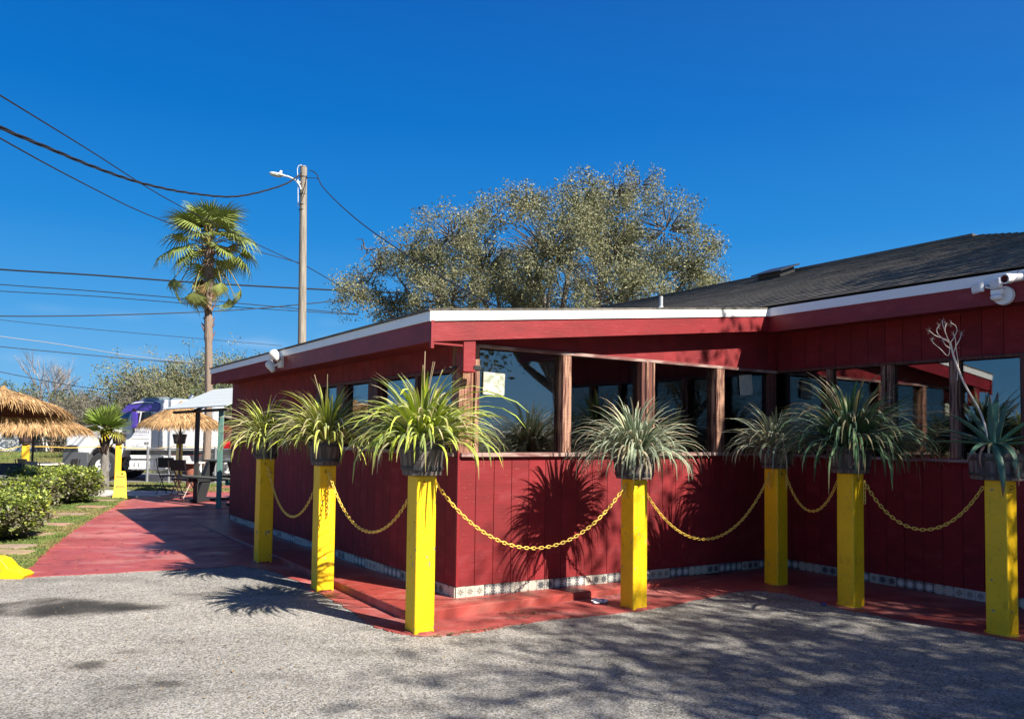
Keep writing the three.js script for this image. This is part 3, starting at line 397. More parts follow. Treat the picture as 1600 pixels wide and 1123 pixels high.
{ // the aloe at the right edge
  const w = world(postAt.G[0], POSTH.G + .2, postAt.G[1]).add(V3(-.08, .10, .03)), t = thing('aloe_plant', 'dark green spiky aloe with a dried pale flower stalk, at the right edge', 'plant', null, w.toArray(), 0), r = rngOf(407);
  const mat = leafMat({ transmission: .02, roughness: .5 });
  const leaf = (az, e0, droop, len, wid, col, tipc = [.16, .07, .05], teeth = true) => {
    const rows = 10, cols = 7, P = [], K = [], I = []; let p = V3(Math.cos(az) * .04, 0, Math.sin(az) * .04), e = e0; const side = V3(-Math.sin(az), 0, Math.cos(az));
    const spikes = [];
    for (let i = 0; i <= rows; i++) {
      const tt = i / rows, dir = V3(Math.cos(az) * Math.cos(e), Math.sin(e), Math.sin(az) * Math.cos(e)), n = side.clone().cross(dir).normalize().negate(); if (n.y < 0 && e0 > 0) n.negate();
      const wd = wid * (1 - Math.pow(tt, 1.5)) * (.8 + .5 * tt) + .002, th = wd * .5;
      for (let j = 0; j < cols * 2 - 2; j++) { const a = j / (cols * 2 - 2) * 2 * Math.PI, x = Math.cos(a), yy = Math.sin(a); const q = p.clone().addScaledVector(side, x * wd).addScaledVector(n, (yy > 0 ? yy * .12 + .42 * x * x : yy * .9 + .42 * x * x) * th); P.push(q.x, q.y, q.z); const v = .8 + .4 * hash(i, j, Math.floor(az * 99)); const c = tt > .88 ? tipc : col; K.push(c[0] * v, c[1] * v, c[2] * v); }
      if (teeth && i > 0 && i < rows) for (const s of [-1, 1]) spikes.push(new THREE.ConeGeometry(.004, .014, 4).applyQuaternion(new THREE.Quaternion().setFromUnitVectors(V3(0, 1, 0), side.clone().multiplyScalar(s).addScaledVector(dir, .5).normalize())).translate(...p.clone().addScaledVector(side, s * (wd + .003)).addScaledVector(n, .42 * th).toArray()));
      p = p.clone().addScaledVector(dir, len / rows); e -= droop / rows;
    }
    const m = cols * 2 - 2; for (let i = 0; i < rows; i++) for (let j = 0; j < m; j++) { const a = i * m + j, b = i * m + (j + 1) % m; I.push(a, b, a + m, b, b + m, a + m); }
    const lf = part('leaf', bufGeo({ P, K, I }), mat, t); if (spikes.length) part('teeth', merge(spikes), std(.20, .16, .08), lf);
  };
  const G = [.05, .13, .08];
  const list = [[3.3, .12, .25, .52, .045], [2.9, .75, .5, .5, .045], [2.2, 1.25, .2, .42, .04], [3.6, .35, .4, .40, .03], [-.9, 1.05, .3, .55, .05], [.15, .75, .3, .5, .05], [-.3, .3, .4, .52, .045], [.5, .1, .2, .5, .045], [1.9, -.35, 1.5, .52, .05], [1.3, -.45, 1.3, .40, .05], [1.55, .1, 1.9, .40, .04], [-1.6, 1.0, .6, .5, .045], [-2.3, .5, .5, .45, .04], [4.2, .5, .5, .45, .04], [.9, .8, .3, .4, .04], [2.5, .1, .9, .45, .04], [-.2, 1.3, .1, .4, .04]];
  for (const [a, e, d, l, wd] of list) leaf(a, e, d, l * 1.05, wd * .82, [G[0] * (.8 + r() * .5), G[1] * (.8 + r() * .5), G[2] * (.8 + r() * .5)]);
  leaf(.75, -.2, 2.2, .36, .05, [.20, .10, .09], [.36, .16, .15], false); leaf(.3, .1, 2.6, .3, .02, [.45, .36, .22], [.45, .36, .2], false); leaf(1.3, 0, 2.9, .33, .014, [.5, .42, .26], [.5, .4, .25], false); leaf(2.7, -.1, 2.4, .3, .016, [.30, .17, .14], [.3, .12, .1], false); leaf(2.3, .2, 2.8, .24, .012, [.42, .34, .2], [.4, .3, .2], false);
  // dried flower stalk, drawn from its leaning stem to the candelabra of twigs
  const st = std(.62, .55, .47, .8), d = 6.62, Q = (x, y, dz = 0) => at(x, y, d + dz).sub(w);
  const stem = [V3(-.02, .03, -.02), Q(1533, 645), Q(1508, 600, .01), Q(1492, 560, .02), Q(1485, 535, .02)];
  const twigs = [[stem[4], Q(1482, 556), Q(1470, 545), Q(1457, 533), Q(1457, 528)], [Q(1484, 535), Q(1479, 522), Q(1474, 508), Q(1473, 500)], [Q(1484, 535), Q(1476, 530), Q(1462, 524), Q(1452, 516)], [Q(1485, 536), Q(1492, 526), Q(1496, 515), Q(1493, 508), Q(1487, 505)], [Q(1484, 532, .05), Q(1470, 526, .06), Q(1464, 516, .07), Q(1468, 508, .06)], [Q(1481, 527, -.04), Q(1477, 516, -.06), Q(1479, 505, -.06)], [Q(1489, 556, .03), Q(1494, 540, .05), Q(1493, 528, .06), Q(1490, 520, .05)], [Q(1494, 541, .05), Q(1501, 528, .06), Q(1503, 519, .06)], [Q(1488, 546), Q(1477, 538, -.05), Q(1474, 530, -.06)], [Q(1496, 594, .02), Q(1498, 570, .03), Q(1494, 541, .05)]];
  const s = part('dried_stalk', merge([tube(stem, .0085, 24, 8)]), st, t); const fuzz = [];
  for (const tw of twigs) { part('twig', tube(tw, .0030, 14, 6), st, s); const e = tw[tw.length - 1]; for (let i = 0; i < 11; i++) { const v = V3(r() - .5, r() * .8, r() - .5).multiplyScalar(.05); const b0 = e.clone().add(V3((r() - .5) * .01, -r() * .035, (r() - .5) * .01)); fuzz.push(cyl(b0, b0.clone().add(v), .0009, .0006, 3)); } }
  part('seed_wisps', merge(fuzz), std(.5, .42, .36), s, 'stuff');
}
{ // plastic chains
  const pts2 = []; const L = .036, R = .0145; for (let i = 0; i < 16; i++) { const a = i / 16 * 2 * Math.PI; pts2.push(V3(Math.cos(a) * R * .8, Math.sin(a) * R + Math.sign(Math.sin(a)) * (L / 2 - .008), 0)); }
  const link = new THREE.TubeGeometry(new THREE.CatmullRomCurve3(pts2, true), 14, .0042, 5, true);
  const chain = (a, b, sag, label, tails) => {
    const o = thing('plastic_chain', label, 'chain', 'yellow chains between the posts', a.toArray(), 0), N = 400, pos = []; const d = b.clone().sub(a);
    for (let i = 0; i <= N; i++) { const t = i / N, c = Math.cosh((t - .5) * 2.4), k = (Math.cosh(1.2) - c) / (Math.cosh(1.2) - 1); pos.push(V3(d.x * t, d.y * t - sag * k, d.z * t)); }
    const place = (p, tan, n) => { const m = part('chain_link', link, M.chain, o); m.position.copy(p); m.quaternion.setFromUnitVectors(V3(0, 1, 0), tan).multiply(new THREE.Quaternion().setFromAxisAngle(V3(0, 1, 0), n % 2 ? Math.PI / 2 + .3 : .3)); };
    let acc = 0, n = 0; for (let i = 1; i <= N; i++) { acc += pos[i].distanceTo(pos[i - 1]); if (acc > .037) { acc -= .037; place(pos[i], pos[Math.min(N, i + 1)].clone().sub(pos[i - 1]).normalize(), n++); } }
    for (const [from, len] of tails ?? []) { const base = from ? d : V3(0, 0, 0), off = d.clone().setY(0).normalize().multiplyScalar(from ? -.012 : .012); for (let k = 0; k * .036 < len; k++) place(base.clone().add(off).add(V3(0, -.03 - k * .036, 0)), V3(.05, 1, .02).normalize(), k); }
  };
  const hk = (k, x, z, y = -.06) => world(postAt[k][0] + x, POSTH[k] + y, postAt[k][1] + z), s = .105;
  chain(hk('A', 0, s, -.08), hk('B', 0, -s, -.05), .55, 'yellow chain between the two farthest posts by the side wall', [[0, .1]]);
  chain(hk('B', 0, s), hk('C', 0, -s, -.07), .5, 'yellow chain ending at the back of the post by the building corner', [[0, .42]]);
  chain(hk('C', s, .02, -.05), hk('D', -s, 0, -.05), .57, 'long sunlit yellow chain in front of the front wall', [[0, .07], [1, .1]]);
  chain(hk('D', s, .0, -.08), hk('E', -s, 0, -.06), .60, 'yellow chain from the striped grass post to the inner corner post', [[1, .12]]);
  chain(hk('E', 0.03, s, -.06), hk('F', -.03, -s, -.06), .36, 'short yellow chain in the inner corner', [[0, .14]]);
  chain(hk('F', 0.05, s, -.06), hk('G', -.06, -s, -.06), .42, 'yellow chain running to the aloe post at the right edge', [[0, .2]]);
}
// ---------------------------------------------------------------- trees
function clumpGeo(seed, n, R, size, cols, narrow = .5) {
  const r = rngOf(seed), P = [], K = [], I = [];
  for (let i = 0; i < n; i++) {
    const d = V3(r() - .5, r() - .5, r() - .5).normalize().multiplyScalar(R * Math.pow(r(), .6)), u = V3(r() - .5, r() - .5, r() - .5).normalize(), v = V3(r() - .5, r() - .5, r() - .5).cross(u).normalize(), s = size * (.6 + .8 * r()), c = cols[Math.floor(r() * cols.length)], k = .75 + r() * .5, f = P.length / 3;
    const m = u.clone().cross(v).multiplyScalar(s * .12);
    for (const q of [u.clone().multiplyScalar(-s), v.clone().multiplyScalar(s * narrow).add(m), u.clone().multiplyScalar(s), v.clone().multiplyScalar(-s * narrow).add(m)]) { q.add(d); P.push(q.x, q.y, q.z); K.push(c[0] * k, c[1] * k, c[2] * k); }
    I.push(f, f + 1, f + 2, f, f + 2, f + 3);
  }
  return bufGeo({ P, K, I });
}
const oakCols = [[.20, .20, .085], [.15, .16, .062], [.26, .25, .115], [.105, .12, .045], [.31, .29, .16]];
const oakClumps = [0, 1, 2].map((k) => clumpGeo(500 + k, 34, .36, .047, oakCols, .5));
const greenCols = [[.10, .13, .04], [.07, .10, .03], [.13, .16, .05], [.05, .075, .025]];
const greenClumps = [0, 1].map((k) => clumpGeo(520 + k, 20, .5, .10, greenCols, .5));
const brownCols = [[.18, .155, .10], [.14, .125, .08], [.22, .19, .13], [.10, .095, .055]];
const brownClumps = [0, 1].map((k) => clumpGeo(530 + k, 18, .55, .085, brownCols, .3));
// a tree from its crown lobes: limbs reach each lobe, twigs reach the leaf clumps
function tree(name, label, group, pos, o) {
  const t = thing(name, label, 'tree', group, pos), r = rngOf(o.seed), limbs = [], twigs = [], M4 = [], H = o.fork ?? 2.2;
  const trunkTop = V3((r() - .5) * .5, H, (r() - .5) * .4);
  limbs.push(tubeTaper([V3(0, -.2, 0), V3(trunkTop.x * .3, H * .5, 0), trunkTop], o.trunk, o.trunk * .72, 8));
  for (const [x, y, z, R] of o.lobes) {
    const c = V3(x, y, z), end = trunkTop.clone().lerp(c, .84), mid = trunkTop.clone().lerp(c, .45).add(V3((r() - .5) * 1.0, -(c.y - H) * .12, (r() - .5) * 1.0)), r0 = o.trunk * (.30 + .25 * r());
    limbs.push(tubeTaper([trunkTop.clone().add(V3(0, -.3, 0)), mid, end], r0, r0 * .22, 6));
    const n = Math.round(o.dens * R * R * R ** .5);
    for (let i = 0; i < n; i++) {
      const d = V3(r() - .5, (r() - .5) * .85, r() - .5).normalize(), q = Math.pow(r(), .42) * (.82 + .36 * noise(d.x * 2.2 + 50 + x, d.y * 2.2 + 50 + d.z * 2, 999, 999, o.seed));
      const p = c.clone().addScaledVector(d, R * q); if (p.y < (o.minY ?? 1)) continue;
      if (r() < (o.twig ?? .5)) { const s = c.clone().lerp(p, .1 + r() * .3), m = s.clone().lerp(p, .55).add(V3((r() - .5) * .4, (r() - .2) * .35, (r() - .5) * .4)); twigs.push(tubeTaper([s, m, p], o.trunk * .075 * (.5 + r() * .6), .008, 3)); }
      if (o.clumps && noise(p.x * (o.freq ?? .9) + 70, p.y * (o.freq ?? .9) + p.z * .7 + 70, 999, 999, o.seed + 3) > (o.gap ?? .28)) { const k = (o.size ?? 1) * (.7 + .6 * r()); M4.push(new THREE.Matrix4().compose(p, new THREE.Quaternion().setFromEuler(new THREE.Euler(r() * 6, r() * 6, r() * 6)), V3(k, k * .8, k))); }
    }
  }
  part('trunk', merge(limbs), o.barkMat ?? M.bark, t);
  if (twigs.length) part('branches', mergeGeometries(twigs), o.barkMat ?? M.bark, t);
  if (o.clumps && M4.length) {
    const per = o.clumps.length, cr = new THREE.Group();
    o.clumps.forEach((g, k) => { const mine = M4.filter((_, i) => i % per === k), im = new THREE.InstancedMesh(g, o.leafMat ?? M.leaf, mine.length); mine.forEach((m, i) => { im.setMatrixAt(i, m); const v = .75 + .5 * r(), y = (r() - .5) * .12; im.setColorAt(i, new THREE.Color().setRGB(v * (1 + y), v, v * (1 - y))); }); im.name = 'crown'; im.userData.kind = 'stuff'; t.add(im); });
  }
  return t;
}
function tubeTaper(pts, r0, r1, seg) { const c = new THREE.CatmullRomCurve3(pts), n = seg > 4 ? 10 : 4, g = new THREE.TubeGeometry(c, n, 1, seg), p = g.attributes.position; for (let i = 0; i <= n; i++) { const q = c.getPointAt(i / n), k = lerp(r0, r1, i / n); for (let j = 0; j <= seg; j++) { const a = i * (seg + 1) + j; p.setXYZ(a, q.x + (p.getX(a) - q.x) * k, q.y + (p.getY(a) - q.y) * k, q.z + (p.getZ(a) - q.z) * k); } } const uv = g.attributes.uv; for (let i = 0; i < uv.count; i++) { uv.setXY(i, uv.getY(i) * 1, uv.getX(i) * c.getLength() * .5); } g.computeVertexNormals(); return g.toNonIndexed(); }
const oakBase = at(850, 730, 31); oakBase.y = -.15;
{
  const L = (px, py, R, dz = 0) => { const p = at(px, py, 31 + dz).sub(oakBase); return [p.x, p.y, p.z, R / 38.9]; };
  tree('oak_tree', 'wide spreading oak rising behind the restaurant roof', null, oakBase.toArray(), { seed: 601, fork: 2.6, trunk: .5, dens: 84, twig: .22, gap: .36, freq: 1.5, clumps: oakClumps, minY: 1.5,
    lobes: [L(962, 305, 52, 0), L(1000, 290, 40, 1), L(905, 320, 55, -1), L(825, 330, 52), L(770, 340, 45, 1), L(705, 370, 58, -1), L(660, 420, 55), L(590, 415, 52, .5), L(555, 455, 46), L(575, 390, 30), L(640, 390, 40), L(760, 420, 85, 2), L(860, 400, 95, -2), L(960, 390, 90, 1.5), L(1040, 360, 62, -1), L(1070, 420, 65, 0), L(1110, 440, 38, 1), L(1120, 385, 24), L(700, 470, 75, -1), L(830, 480, 90, 1), L(960, 470, 90, -1.5), L(620, 480, 52, 1), L(1050, 480, 60, 1)] });
}
const lobesOf = (seed, w, h, n, base) => { const r = rngOf(seed), out = []; for (let i = 0; i < n; i++) { const a = r() * 6.28, q = Math.sqrt(r()) * w * .36; out.push([Math.cos(a) * q, base + (h - base) * (.25 + .55 * r()) * (1 - q / w * .5), Math.sin(a) * q, w * (.16 + .13 * r())]); } out.push([0, h - w * .2, 0, w * .2]); return out; };
{ // the far tree line behind the truck, each tree its own
  const far = (label, px, py0, depth, h, w, kind, seed, name = 'background_tree') => {
    const p = at(px, 700, depth); p.y = -.2;
    const o = { seed, fork: h * .28, trunk: w * .04 + .08, minY: .4, lobes: lobesOf(seed, w, h, Math.round(5 + w), h * .18) };
    if (kind === 'green') Object.assign(o, { dens: 12, clumps: greenClumps, twig: .25, size: 1.15, gap: .22 });
    if (kind === 'oak') Object.assign(o, { dens: 15, clumps: oakClumps, twig: .35, size: 1.3, gap: .25 });
    if (kind === 'brown') Object.assign(o, { dens: 14, clumps: brownClumps, twig: .8, size: 1.0, gap: .32 });
    tree(name, label, 'trees along the far side of the street', p.toArray(), o);
  };
  far('broad olive-green oak behind the truck cab and the palm trunk', 285, 0, 46, 6.6, 8.5, 'oak', 701);
  far('olive-green oak showing between the palm trunk and the eave', 372, 0, 48, 7.0, 8, 'oak', 702);
  far('green tree standing just behind the truck visor', 232, 0, 52, 5.6, 7, 'green', 703);
  far('brown half-bare tree behind the small palm', 185, 0, 50, 5.6, 6.5, 'brown', 704);
  far('greyish brown tree left of the small palm', 130, 0, 54, 4.9, 6, 'brown', 705);
  far('dark green conical tree left of the small palm', 133, 0, 58, 5.2, 2.6, 'green', 706);
  far('low yellow-green tree beneath the bare tree', 105, 0, 62, 4.8, 6, 'green', 707);
  far('brown scrubby tree behind the thatched umbrellas', 60, 0, 56, 5.0, 7, 'brown', 708);
  far('green tree above the left thatched umbrella', 42, 0, 66, 5.6, 5, 'green', 709);
  far('distant dark green tree at the left edge', 8, 0, 70, 6.4, 6, 'green', 710);
  far('brown tree at the left edge behind the white house', -30, 0, 66, 5.6, 7, 'brown', 711);
  far('low green tree beyond the red car', 345, 0, 44, 4.6, 6, 'green', 712);
  far('brown tree behind the truck hood', 165, 0, 44, 4.2, 5.5, 'brown', 713);
  // the bare tree against the sky
  const p = at(72, 700, 62); p.y = -.2; const t = thing('bare_tree', 'leafless grey tree standing against the sky above the thatch', 'tree', null, p.toArray()), r = rngOf(720), br = [];
  const grow = (a, dir, len, rr, lv) => { const b = a.clone().addScaledVector(dir, len), m = a.clone().lerp(b, .5).add(V3((r() - .5) * len * .12, 0, (r() - .5) * len * .12)); br.push(tubeTaper([a, m, b], rr, rr * .62, lv > 2 ? 5 : 3)); if (lv === 0) return; const n = lv > 3 ? 3 : 3 + (r() < .5 ? 1 : 0); for (let i = 0; i < n; i++) { const s = i === 0 ? b : a.clone().lerp(b, .45 + .55 * r()), d = dir.clone().add(V3((r() - .5) * 1.0, .12 + (r() - .5) * .35, (r() - .5) * 1.0)).normalize(); grow(s, d, len * (.60 + .22 * r()), rr * .55, lv - 1); } };
  grow(V3(0, 0, 0), V3(.02, 1, 0), 2.6, .15, 5); grow(V3(0, 1.8, 0), V3(-.25, 1, 0).normalize(), 2.3, .09, 4); grow(V3(0, 1.9, 0), V3(.3, 1, .1).normalize(), 2.2, .09, 4);
  part('trunk', mergeGeometries(br), std(.30, .27, .25, .9), t);
}
{ // trees out of the frame: the oaks whose shade falls on the lot, and the far side of the lot mirrored in the glass
  const shade = (label, x, z, h, w, seed, dens, gap) => tree('shade_oak', label, 'oaks beside the parking lot', [x, 0, z], { seed, fork: 3, trunk: .4, dens, twig: .4, gap, freq: .6, size: 1.5, clumps: oakClumps, minY: 3.4, lobes: lobesOf(seed, w, h, 12, 3.6) });
  shade('oak to the right of the lot, its shade on the asphalt', 9.9, 1.5, 10.0, 9.0, 801, 13, .48);
  shade('taller oak beyond it, its shade on the shingle roof', 14.3, -3.4, 11.6, 11.0, 802, 13, .38);
  shade('smaller oak close in front of the right wing', 10.5, -5.1, 9.8, 7.4, 806, 14, .38);
  shade('oak behind the photographer at the lot edge', 5.5, 17, 10, 9, 803, 6, .35);
  shade('far oak across the lot', 24, 20, 11, 11, 804, 6, .35);
  shade('far oak across the lot on the street side', -6, 34, 9, 10, 805, 6, .35);
}
// ---------------------------------------------------------------- palms
function fan(seed, L, n, spread, droopTip, col, dead, fat = 1) {
  const r = rngOf(seed), P = [], K = [], I = [];
  for (let i = 0; i < n; i++) {
    const a = (i / (n - 1) - .5) * spread, l = L * (.72 + .28 * Math.cos(a * .75)) * (.9 + .2 * r()), w = L * .034 * fat, rows = 5, f = P.length / 3;
    for (let k = 0; k <= rows; k++) {
      const t = k / rows, dr = droopTip * Math.pow(Math.max(0, t - .45), 1.6) * L * (.8 + .6 * r()), x = Math.cos(a) * l * t, z = Math.sin(a) * l * t, wd = w * (t < .5 ? .35 + 1.3 * t : 2 * (1 - t)) + .002, y = .14 * L * (1 - Math.cos(a)) * t - dr * 1.6;
      const c = dead && t > .5 ? [.30, .20, .08] : col, v = .8 + .4 * r();
      for (const s of [-1, 0, 1]) { P.push(x - Math.sin(a) * s * wd, y - (s ? 0 : wd * .35), z + Math.cos(a) * s * wd); K.push(c[0] * v, c[1] * v, c[2] * v); }
    }
    for (let k = 0; k < rows; k++) for (let s = 0; s < 2; s++) { const q = f + k * 3 + s; I.push(q, q + 1, q + 3, q + 1, q + 4, q + 3); }
  }
  return { P, K, I };
}
function frond(t, seed, origin, az, el, pet, L, o = {}) {
  const r = rngOf(seed), g = bufGeo(fan(seed, L, o.n ?? 24, o.spread ?? 3.6, o.tip ?? .9, o.col ?? [.13, .17, .04], o.dead, o.fat)), sag = (o.sag ?? .5);
  const dir = V3(Math.cos(az) * Math.cos(el), Math.sin(el), Math.sin(az) * Math.cos(el)), end = origin.clone().addScaledVector(dir, pet).add(V3(0, -sag * pet * .35, 0)), mid = origin.clone().addScaledVector(dir, pet * .5);
  const d2 = end.clone().sub(mid).normalize(), yaw = new THREE.Quaternion().setFromUnitVectors(V3(1, 0, 0), V3(Math.cos(az), 0, Math.sin(az))), e2 = Math.asin(d2.y) - sag * .6, pitch = new THREE.Quaternion().setFromAxisAngle(V3(0, 0, 1), e2), roll = new THREE.Quaternion().setFromAxisAngle(V3(1, 0, 0), (r() - .5) * .9);
  const f = part('frond', g, M.leafTough, t); f.position.copy(end); f.quaternion.copy(yaw.multiply(pitch).multiply(roll));
  part('frond_stem', tube([origin, mid, end], o.stem ?? .018, 6, 5), o.dead ? std(.25, .14, .06) : std(.20, .17, .05), t);
}
{
  const base = at(320, 755, 24.2); base.y = -.16; const top = at(326, 388, 24.2).sub(base), t = thing('fan_palm', 'tall fan palm with a slender grey trunk left of the utility pole', 'palm', null, base.toArray()), r = rngOf(902);
  const pts = [V3(0, -.1, 0), V3(.03, top.y * .35, 0), V3(top.x * .5, top.y * .7, .0), V3(top.x, top.y, 0)], c = new THREE.CatmullRomCurve3(pts), n = 90, g = new THREE.TubeGeometry(c, n, 1, 12), p = g.attributes.position;
  for (let i = 0; i <= n; i++) { const q = c.getPointAt(i / n), tt = i / n, k = lerp(.125, .10, tt) + (i % 2 ? .006 : 0) + (tt > .62 && tt < .72 ? .02 : 0) + (tt > .82 ? .045 : 0); for (let j = 0; j <= 12; j++) { const a = i * 13 + j, w = 1 + (r() - .5) * .06; p.setXYZ(a, q.x + (p.getX(a) - q.x) * k * w, q.y, q.z + (p.getZ(a) - q.z) * k * w); } }
  g.computeVertexNormals(); part('trunk', g, std(.21, .16, .125, .95, { bumpMap: plasterBump, bumpScale: .02 }), t);
  const boots = []; for (let i = 0; i < 60; i++) { const a = r() * 6.28, y = lerp(top.y * .60, top.y, Math.pow(r(), .6)), q = c.getPointAt(clamp(y / top.y)); boots.push(cyl(V3(q.x + Math.cos(a) * .10, y, Math.sin(a) * .10), V3(q.x + Math.cos(a) * (.17 + r() * .08), y + .14 + r() * .14, Math.sin(a) * (.17 + r() * .08)), .03, .012, 4)); }
  part('leaf_bases', merge(boots), std(.17, .075, .045, .9), t, 'stuff');
  const N = 34; for (let i = 0; i < N; i++) { const f = i / N, az = i * 2.39996 + r() * .6, el = lerp(1.4, -.15, Math.pow(f, 1.0)) + (r() - .5) * .35; const gk = .8 + r() * .5; frond(t, 910 + i, top.clone().add(V3(0, lerp(.25, -.1, f), 0)), az, el, lerp(.65, 1.05, f) * (.75 + .45 * r()), .80 * (.85 + .3 * r()), { n: 26, spread: 3.3, sag: lerp(.10, .5, f), tip: .35 + .6 * r(), col: [.18 * gk, .225 * gk, .045], stem: .02 }); }
  for (let i = 0; i < 9; i++) { const az = i * .70 + r() * .3; frond(t, 960 + i, top.clone().add(V3(0, -.1 - r() * .2, 0)), az, -.35 - r() * .45, 1.0 + r() * .3, .58, { n: 18, spread: 2.0, sag: 1.15, tip: .6, col: [.18, .21, .05], stem: .016 }); }
  for (let i = 0; i < 4; i++) { const az = i * 1.6 + r() * .6; frond(t, 970 + i, top.clone().add(V3(0, -.25 - r() * .4, 0)), az, -.95 - r() * .3, .42 + r() * .4, .80, { n: 20, spread: 1.9, sag: .75, tip: .4, col: [.20, .21, .06], dead: i % 3 === 0, stem: .016 }); }
}
{
  const base = at(163, 750, 20.2); base.y = -.06; const t = thing('young_fan_palm', 'young fan palm in front of the truck hood', 'palm', null, base.toArray()), r = rngOf(1001), topY = 1.66;
  part('trunk', cyl(V3(0, -.05, 0), V3(-.02, topY, 0), .115, .085, 12), M.bark, t);
  const boots = []; for (let i = 0; i < 46; i++) { const a = r() * 6.28, y = lerp(.95, topY, r()); boots.push(cyl(V3(Math.cos(a) * .09, y, Math.sin(a) * .09), V3(Math.cos(a) * (.15 + r() * .07), y + .12 + r() * .12, Math.sin(a) * (.15 + r() * .07)), .03, .012, 4)); }
  part('leaf_bases', merge(boots), std(.06, .035, .025, .9), t, 'stuff');
  for (let i = 0; i < 26; i++) { const f = i / 26, az = i * 2.39996, el = lerp(1.4, .0, f) + (r() - .5) * .2, gk = .55 + r() * .9; frond(t, 1010 + i, V3(-.02, topY, 0), az, el, .12 + .16 * r(), .54, { n: 10, spread: 2.1, sag: .1, tip: .05, fat: 1.7, col: [.14 * gk, .20 * gk, .04], stem: .009 }); }
  frond(t, 1050, V3(-.02, topY - .03, 0), 1.4, -.25, .1, .42, { n: 18, sag: .2, tip: .3, col: [.48, .36, .02], stem: .009 }); frond(t, 1051, V3(.05, topY - .03, 0), .5, -.2, .2, .40, { n: 18, sag: .2, tip: .3, col: [.34, .33, .05], stem: .009 });
}
// ---------------------------------------------------------------- utility pole, lamp and wires
{
  const base = at(471, 700, 26.2); base.y = -.16; const top = at(474, 261, 26.2).sub(base), t = thing('utility_pole', 'weathered wooden utility pole rising behind the eave', 'utility pole', null, base.toArray());
  part('pole', tubeTaper([V3(0, -.3, 0), V3(top.x * .5, top.y * .5, 0), top], .16, .115, 16), M.poleWood, t);
  part('pole_cap', cyl(top.clone().add(V3(0, -.01, 0)), top.clone().add(V3(0, .03, 0)), .125, .10, 14), M.greyMetal, t);
  for (const y of [-.95, -1.32, -1.5, -.35]) part('strap', new THREE.TorusGeometry(.125, .012, 6, 20).rotateX(Math.PI / 2).translate(top.x, top.y + y, 0), M.black, t);
  part('conduit', tube([top.clone().add(V3(-.05, .06, .05)), top.clone().add(V3(-.17, 0, .07)), top.clone().add(V3(-.16, -.5, .07)), top.clone().add(V3(-.13, -1.4, .08))], .014, 14, 6), std(.6, .62, .65, .4), t);
  const P = (x, y) => at(x, y, 26.1).sub(base), lamp = thing('street_lamp', 'white cobra-head street lamp mounted on the wooden pole', 'street lamp', null, base.toArray());
  part('arm', merge([tube([P(469, 286), P(466, 284), P(457, 279), P(448, 275)], .032, 12, 8), tube([P(470, 296), P(468, 290), P(461, 281)], .025, 10, 8)]), std(.62, .65, .68, .4), lamp);
  const d = P(421, 270).sub(P(449, 276)), g = new THREE.SphereGeometry(.5, 20, 12).scale(d.length() * 1.05, .13, .26), p = g.attributes.position; for (let i = 0; i < p.count; i++) { const x = p.getX(i) / d.length(); p.setZ(i, p.getZ(i) * (1 - .35 * (x + .5))); p.setY(i, p.getY(i) * (p.getY(i) < 0 ? .45 : 1.1) * (1 - .3 * (x + .5))); }
  g.computeVertexNormals(); const h = part('lamp_head', g, std(.75, .77, .78, .35), lamp); h.position.copy(P(435, 273)); h.rotation.z = -.2;
  part('lens', new THREE.SphereGeometry(.2, 14, 8).scale(1.1, .22, .55).translate(-.1, -.04, 0), std(.35, .36, .33, .3), h); part('photocell', new THREE.CylinderGeometry(.045, .05, .11, 12).translate(.05, .1, 0), std(.75, .77, .78, .35), h);
}
